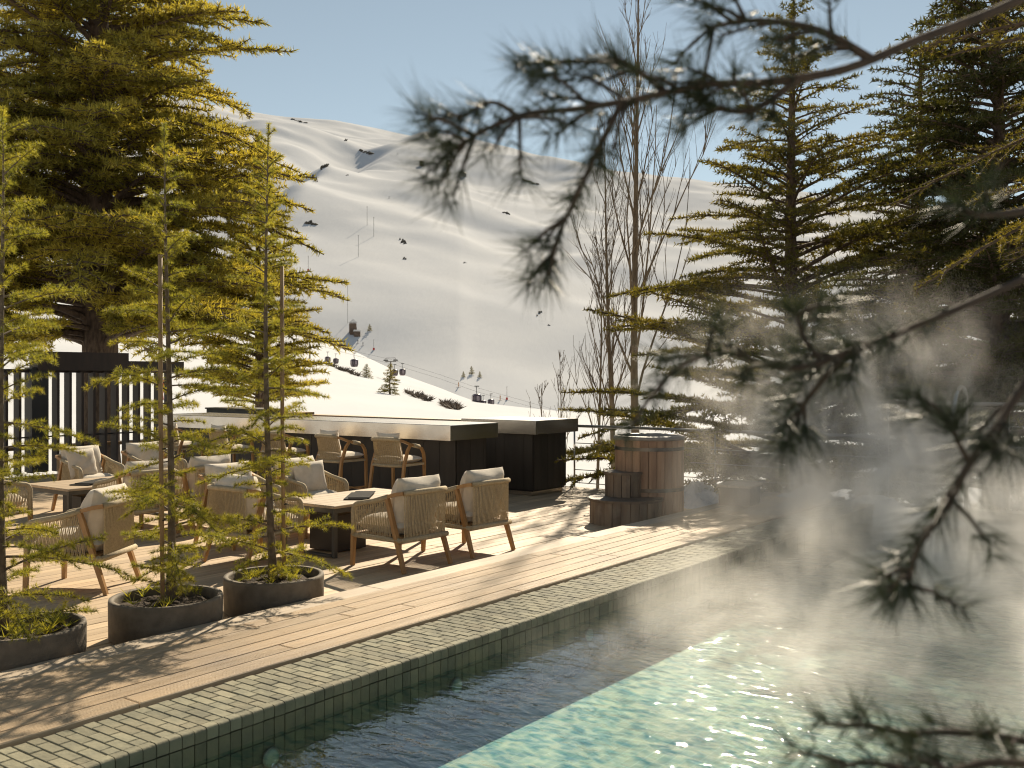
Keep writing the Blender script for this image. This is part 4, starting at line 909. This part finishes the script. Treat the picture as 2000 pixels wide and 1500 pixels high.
# ================================================================== pine boughs close to the lens (tree stands right of the camera)
root = dr(1.55, 2.15, .15)
pt_ = thing('pine_tree', 'long needled pine reaching blurred boughs in from the right', 'tree', root); ro = Vector(root)
def lp(u, v, d): return P(u, v, d) - ro
MB().tube([(0, 0, 0), (.03, .02, 1.2), (.05, .0, 2.4), (.02, -.04, 3.6), (0, 0, 5)], [.13, .115, .10, .08, .04], 12).build('trunk', 'bark', pt_, True)
NPT, NAX = [], []
rb = random.Random(77)
def bough(path, r0, tuft=None, dens=.012, twigs=0, tl=.10, start=0.0):
    pts = [lp(*q) for q in path]; sm = []
    for i in range(len(pts) - 1):
        a, b, c, e = pts[max(0, i - 1)], pts[i], pts[i + 1], pts[min(len(pts) - 1, i + 2)]
        for k in range(5):
            s = k / 5; sm.append(.5 * ((2 * b) + (c - a) * s + (2 * a - 5 * b + 4 * c - e) * s * s + (3 * b - a - 3 * c + e) * s ** 3))
    sm.append(pts[-1]); n = len(sm)
    MB().tube(sm, [r0 * (1 - .75 * i / n) + .0012 for i in range(n)], 7).build('bough', 'barkdark', pt_, True)
    def foliate(q, dirs, cnt):
        for _ in range(cnt): NPT.append(tuple(q + Vector((rb.gauss(0, .006), rb.gauss(0, .006), rb.gauss(0, .006))))); NAX.append(tuple(dirs))
    for i in range(int(start * n), n - 1):
        dv = (sm[i + 1] - sm[i]); L = dv.length; dvn = dv.normalized()
        if rb.random() < .85: foliate(sm[i], dvn, max(1, int(L / dens)))
    for k in range(twigs):
        i = rb.randint(int(max(start, .12) * n), n - 2); dvn = (sm[i + 1] - sm[i]).normalized(); l = tl * rb.uniform(.5, 1.2)
        d2 = (dvn * .8 + Vector((rb.uniform(-.8, .8), rb.uniform(-.8, .8), rb.uniform(-.7, .7)))).normalized()
        tip = sm[i] + d2 * l; MB().tube([sm[i], sm[i] + d2 * l * .5 + Vector((0, 0, .004)), tip], [.0035, .0028, .002], 5).build('twig', 'barkdark', pt_, True)
        for q in (.55, .7, .85, 1.0): foliate(sm[i] + d2 * l * q, d2, 1 if q < 1 else 3)
    foliate(sm[-1], (sm[-1] - sm[-2]).normalized(), 4)
D = 1.45
bough([(2260, -150, 1.6), (1990, 0, 1.55), (1800, 75, 1.5), (1650, 135, D), (1500, 160, D), (1380, 165, 1.42), (1250, 192, 1.4), (1130, 212, 1.4), (1030, 222, 1.38), (960, 248, 1.36), (885, 292, 1.35)], .007, dens=.02, twigs=22, tl=.085, start=.38)
bough([(1215, 198, 1.4), (1190, 250, 1.4), (1160, 310, 1.42), (1125, 385, 1.43), (1095, 450, 1.44), (1075, 505, 1.45)], .004, dens=.014, twigs=7, tl=.06, start=.25)
bough([(1300, 180, 1.41), (1230, 130, 1.42), (1150, 120, 1.43), (1060, 125, 1.43)], .004, dens=.016, twigs=6, tl=.06, start=.3)
bough([(1010, 226, 1.38), (960, 200, 1.37), (895, 232, 1.36)], .003, dens=.016, twigs=2, tl=.05, start=.5)
bough([(1700, 115, 1.46), (1600, 60, 1.46), (1480, 40, 1.46), (1380, 55, 1.46)], .006, dens=.014, twigs=11, tl=.09, start=.1)
bough([(1560, 155, 1.45), (1480, 210, 1.44), (1420, 215, 1.44), (1370, 190, 1.43)], .005, dens=.012, twigs=8, tl=.07, start=.1)
bough([(2300, 420, 1.5), (2100, 500, 1.45), (1900, 590, 1.4), (1780, 640, 1.36), (1650, 690, 1.33), (1540, 720, 1.3), (1420, 690, 1.3), (1330, 715, 1.3), (1285, 760, 1.3)], .005, dens=.03, twigs=14, tl=.07, start=.3)
bough([(1600, 700, 1.32), (1570, 660, 1.32), (1556, 610, 1.32)], .003, dens=.014, twigs=2, tl=.04, start=.3)
bough([(1650, 690, 1.33), (1600, 750, 1.33), (1565, 800, 1.34), (1550, 850, 1.34)], .004, dens=.014, twigs=4, tl=.05, start=.45)
bough([(2300, 560, 1.35), (2120, 640, 1.3), (2010, 740, 1.25), (1950, 830, 1.22), (1890, 910, 1.2), (1850, 990, 1.19), (1805, 1050, 1.18), (1782, 1100, 1.18), (1775, 1150, 1.18)], .006, dens=.014, twigs=11, tl=.06, start=.22)
bough([(1895, 905, 1.2), (1870, 860, 1.2), (1862, 820, 1.2)], .003, dens=.012, twigs=3, tl=.05, start=.3)
bough([(2300, 1500, 1.3), (2100, 1470, 1.25), (1960, 1440, 1.22), (1850, 1430, 1.2), (1770, 1432, 1.2), (1700, 1418, 1.2), (1610, 1414, 1.2)], .005, dens=.03, twigs=6, tl=.05, start=.2)
bough([(2300, 1560, 1.2), (2050, 1500, 1.15), (1930, 1490, 1.14), (1830, 1510, 1.13), (1700, 1490, 1.12), (1640, 1500, 1.12)], .005, dens=.03, twigs=5, tl=.05, start=.2)
bough([(2250, 330, 1.7), (2050, 400, 1.65), (1920, 420, 1.6), (1840, 400, 1.6)], .008, dens=.05, twigs=3, tl=.06, start=.6)
add_needles(pt_, needles(np.array(NPT), np.array(NAX), 11, .062, .0016, .75, 5), 'fol_pine', 'needle_tufts')

# ================================================================== steam drifting off the warm water
def steam_mat():
    m = bpy.data.materials.new('steam'); m.use_nodes = True; nt = m.node_tree; L = nt.links.new; nt.nodes.clear(); out = _n(nt, 'ShaderNodeOutputMaterial')
    tc = _n(nt, 'ShaderNodeNewGeometry'); sx = _n(nt, 'ShaderNodeSeparateXYZ'); L(tc.outputs['Position'], sx.inputs[0])
    mp = _n(nt, 'ShaderNodeMapping'); mp.inputs['Scale'].default_value = (.95, .95, .8); L(tc.outputs['Position'], mp.inputs['Vector'])
    n1 = _n(nt, 'ShaderNodeTexNoise'); n1.inputs['Scale'].default_value = 1.6; n1.inputs['Detail'].default_value = 5; n1.inputs['Roughness'].default_value = .55; n1.inputs['Distortion'].default_value = .8; L(mp.outputs[0], n1.inputs['Vector'])
    # wisps get thinner with height
    def ramp(s, a, b, c=0.0, e=1.0):
        n = _n(nt, 'ShaderNodeMapRange', interpolation_type='SMOOTHSTEP'); n.inputs[1].default_value = a; n.inputs[2].default_value = b; n.inputs[3].default_value = c; n.inputs[4].default_value = e; L(sx.outputs[s], n.inputs[0]); return n.outputs[0]
    def mth(op, a, b):
        n = _n(nt, 'ShaderNodeMath', operation=op)
        for i_, q in enumerate((a, b)):
            if isinstance(q, (int, float)): n.inputs[i_].default_value = q
            else: L(q, n.inputs[i_])
        return n.outputs[0]
    low = mth('MULTIPLY', mth('MULTIPLY', ramp('X', 4.2, 7.0, 0, .75), ramp('Y', 4.3, 2.9)), ramp('Z', .95, .1))
    mid = mth('MULTIPLY', mth('MULTIPLY', ramp('X', 5.8, 8.5), ramp('Y', 4.0, 2.6)), ramp('Z', 1.35, .35))
    tall = mth('MULTIPLY', ramp('Y', 1.9, 3.5, .12, 1.75), mth('MULTIPLY', mth('MULTIPLY', ramp('X', 9.2, 11.4), ramp('Y', 5.6, 4.2)), ramp('Z', 3.15, .4)))
    mask = mth('MULTIPLY', mth('MAXIMUM', mth('MAXIMUM', low, mid), tall), ramp('X', 14.0, 12.9))
    wisp = mth('MAXIMUM', mth('SUBTRACT', n1.outputs[0], .475), 0.0)
    dens = mth('MULTIPLY', mth('MULTIPLY', wisp, mask), STEAM)
    v = _n(nt, 'ShaderNodeVolumeScatter'); v.inputs['Color'].default_value = (.99, .96, .91, 1); v.inputs['Anisotropy'].default_value = .5; L(dens, v.inputs['Density']); L(v.outputs[0], out.inputs['Volume'])
    m.cycles.volume_sampling = 'MULTIPLE_IMPORTANCE' if hasattr(m.cycles, 'volume_sampling') else None
    return m
STEAM = 7.0
M['steam'] = steam_mat()
st = MB(); st.box(((3.4 + 14.0) / 2, (.4 + 5.6) / 2, 1.62), (10.6, 5.2, 3.2)); o = st.build('steam', 'steam'); o['kind'] = 'stuff'; o['label'] = 'pale steam drifting over the warm pool water'
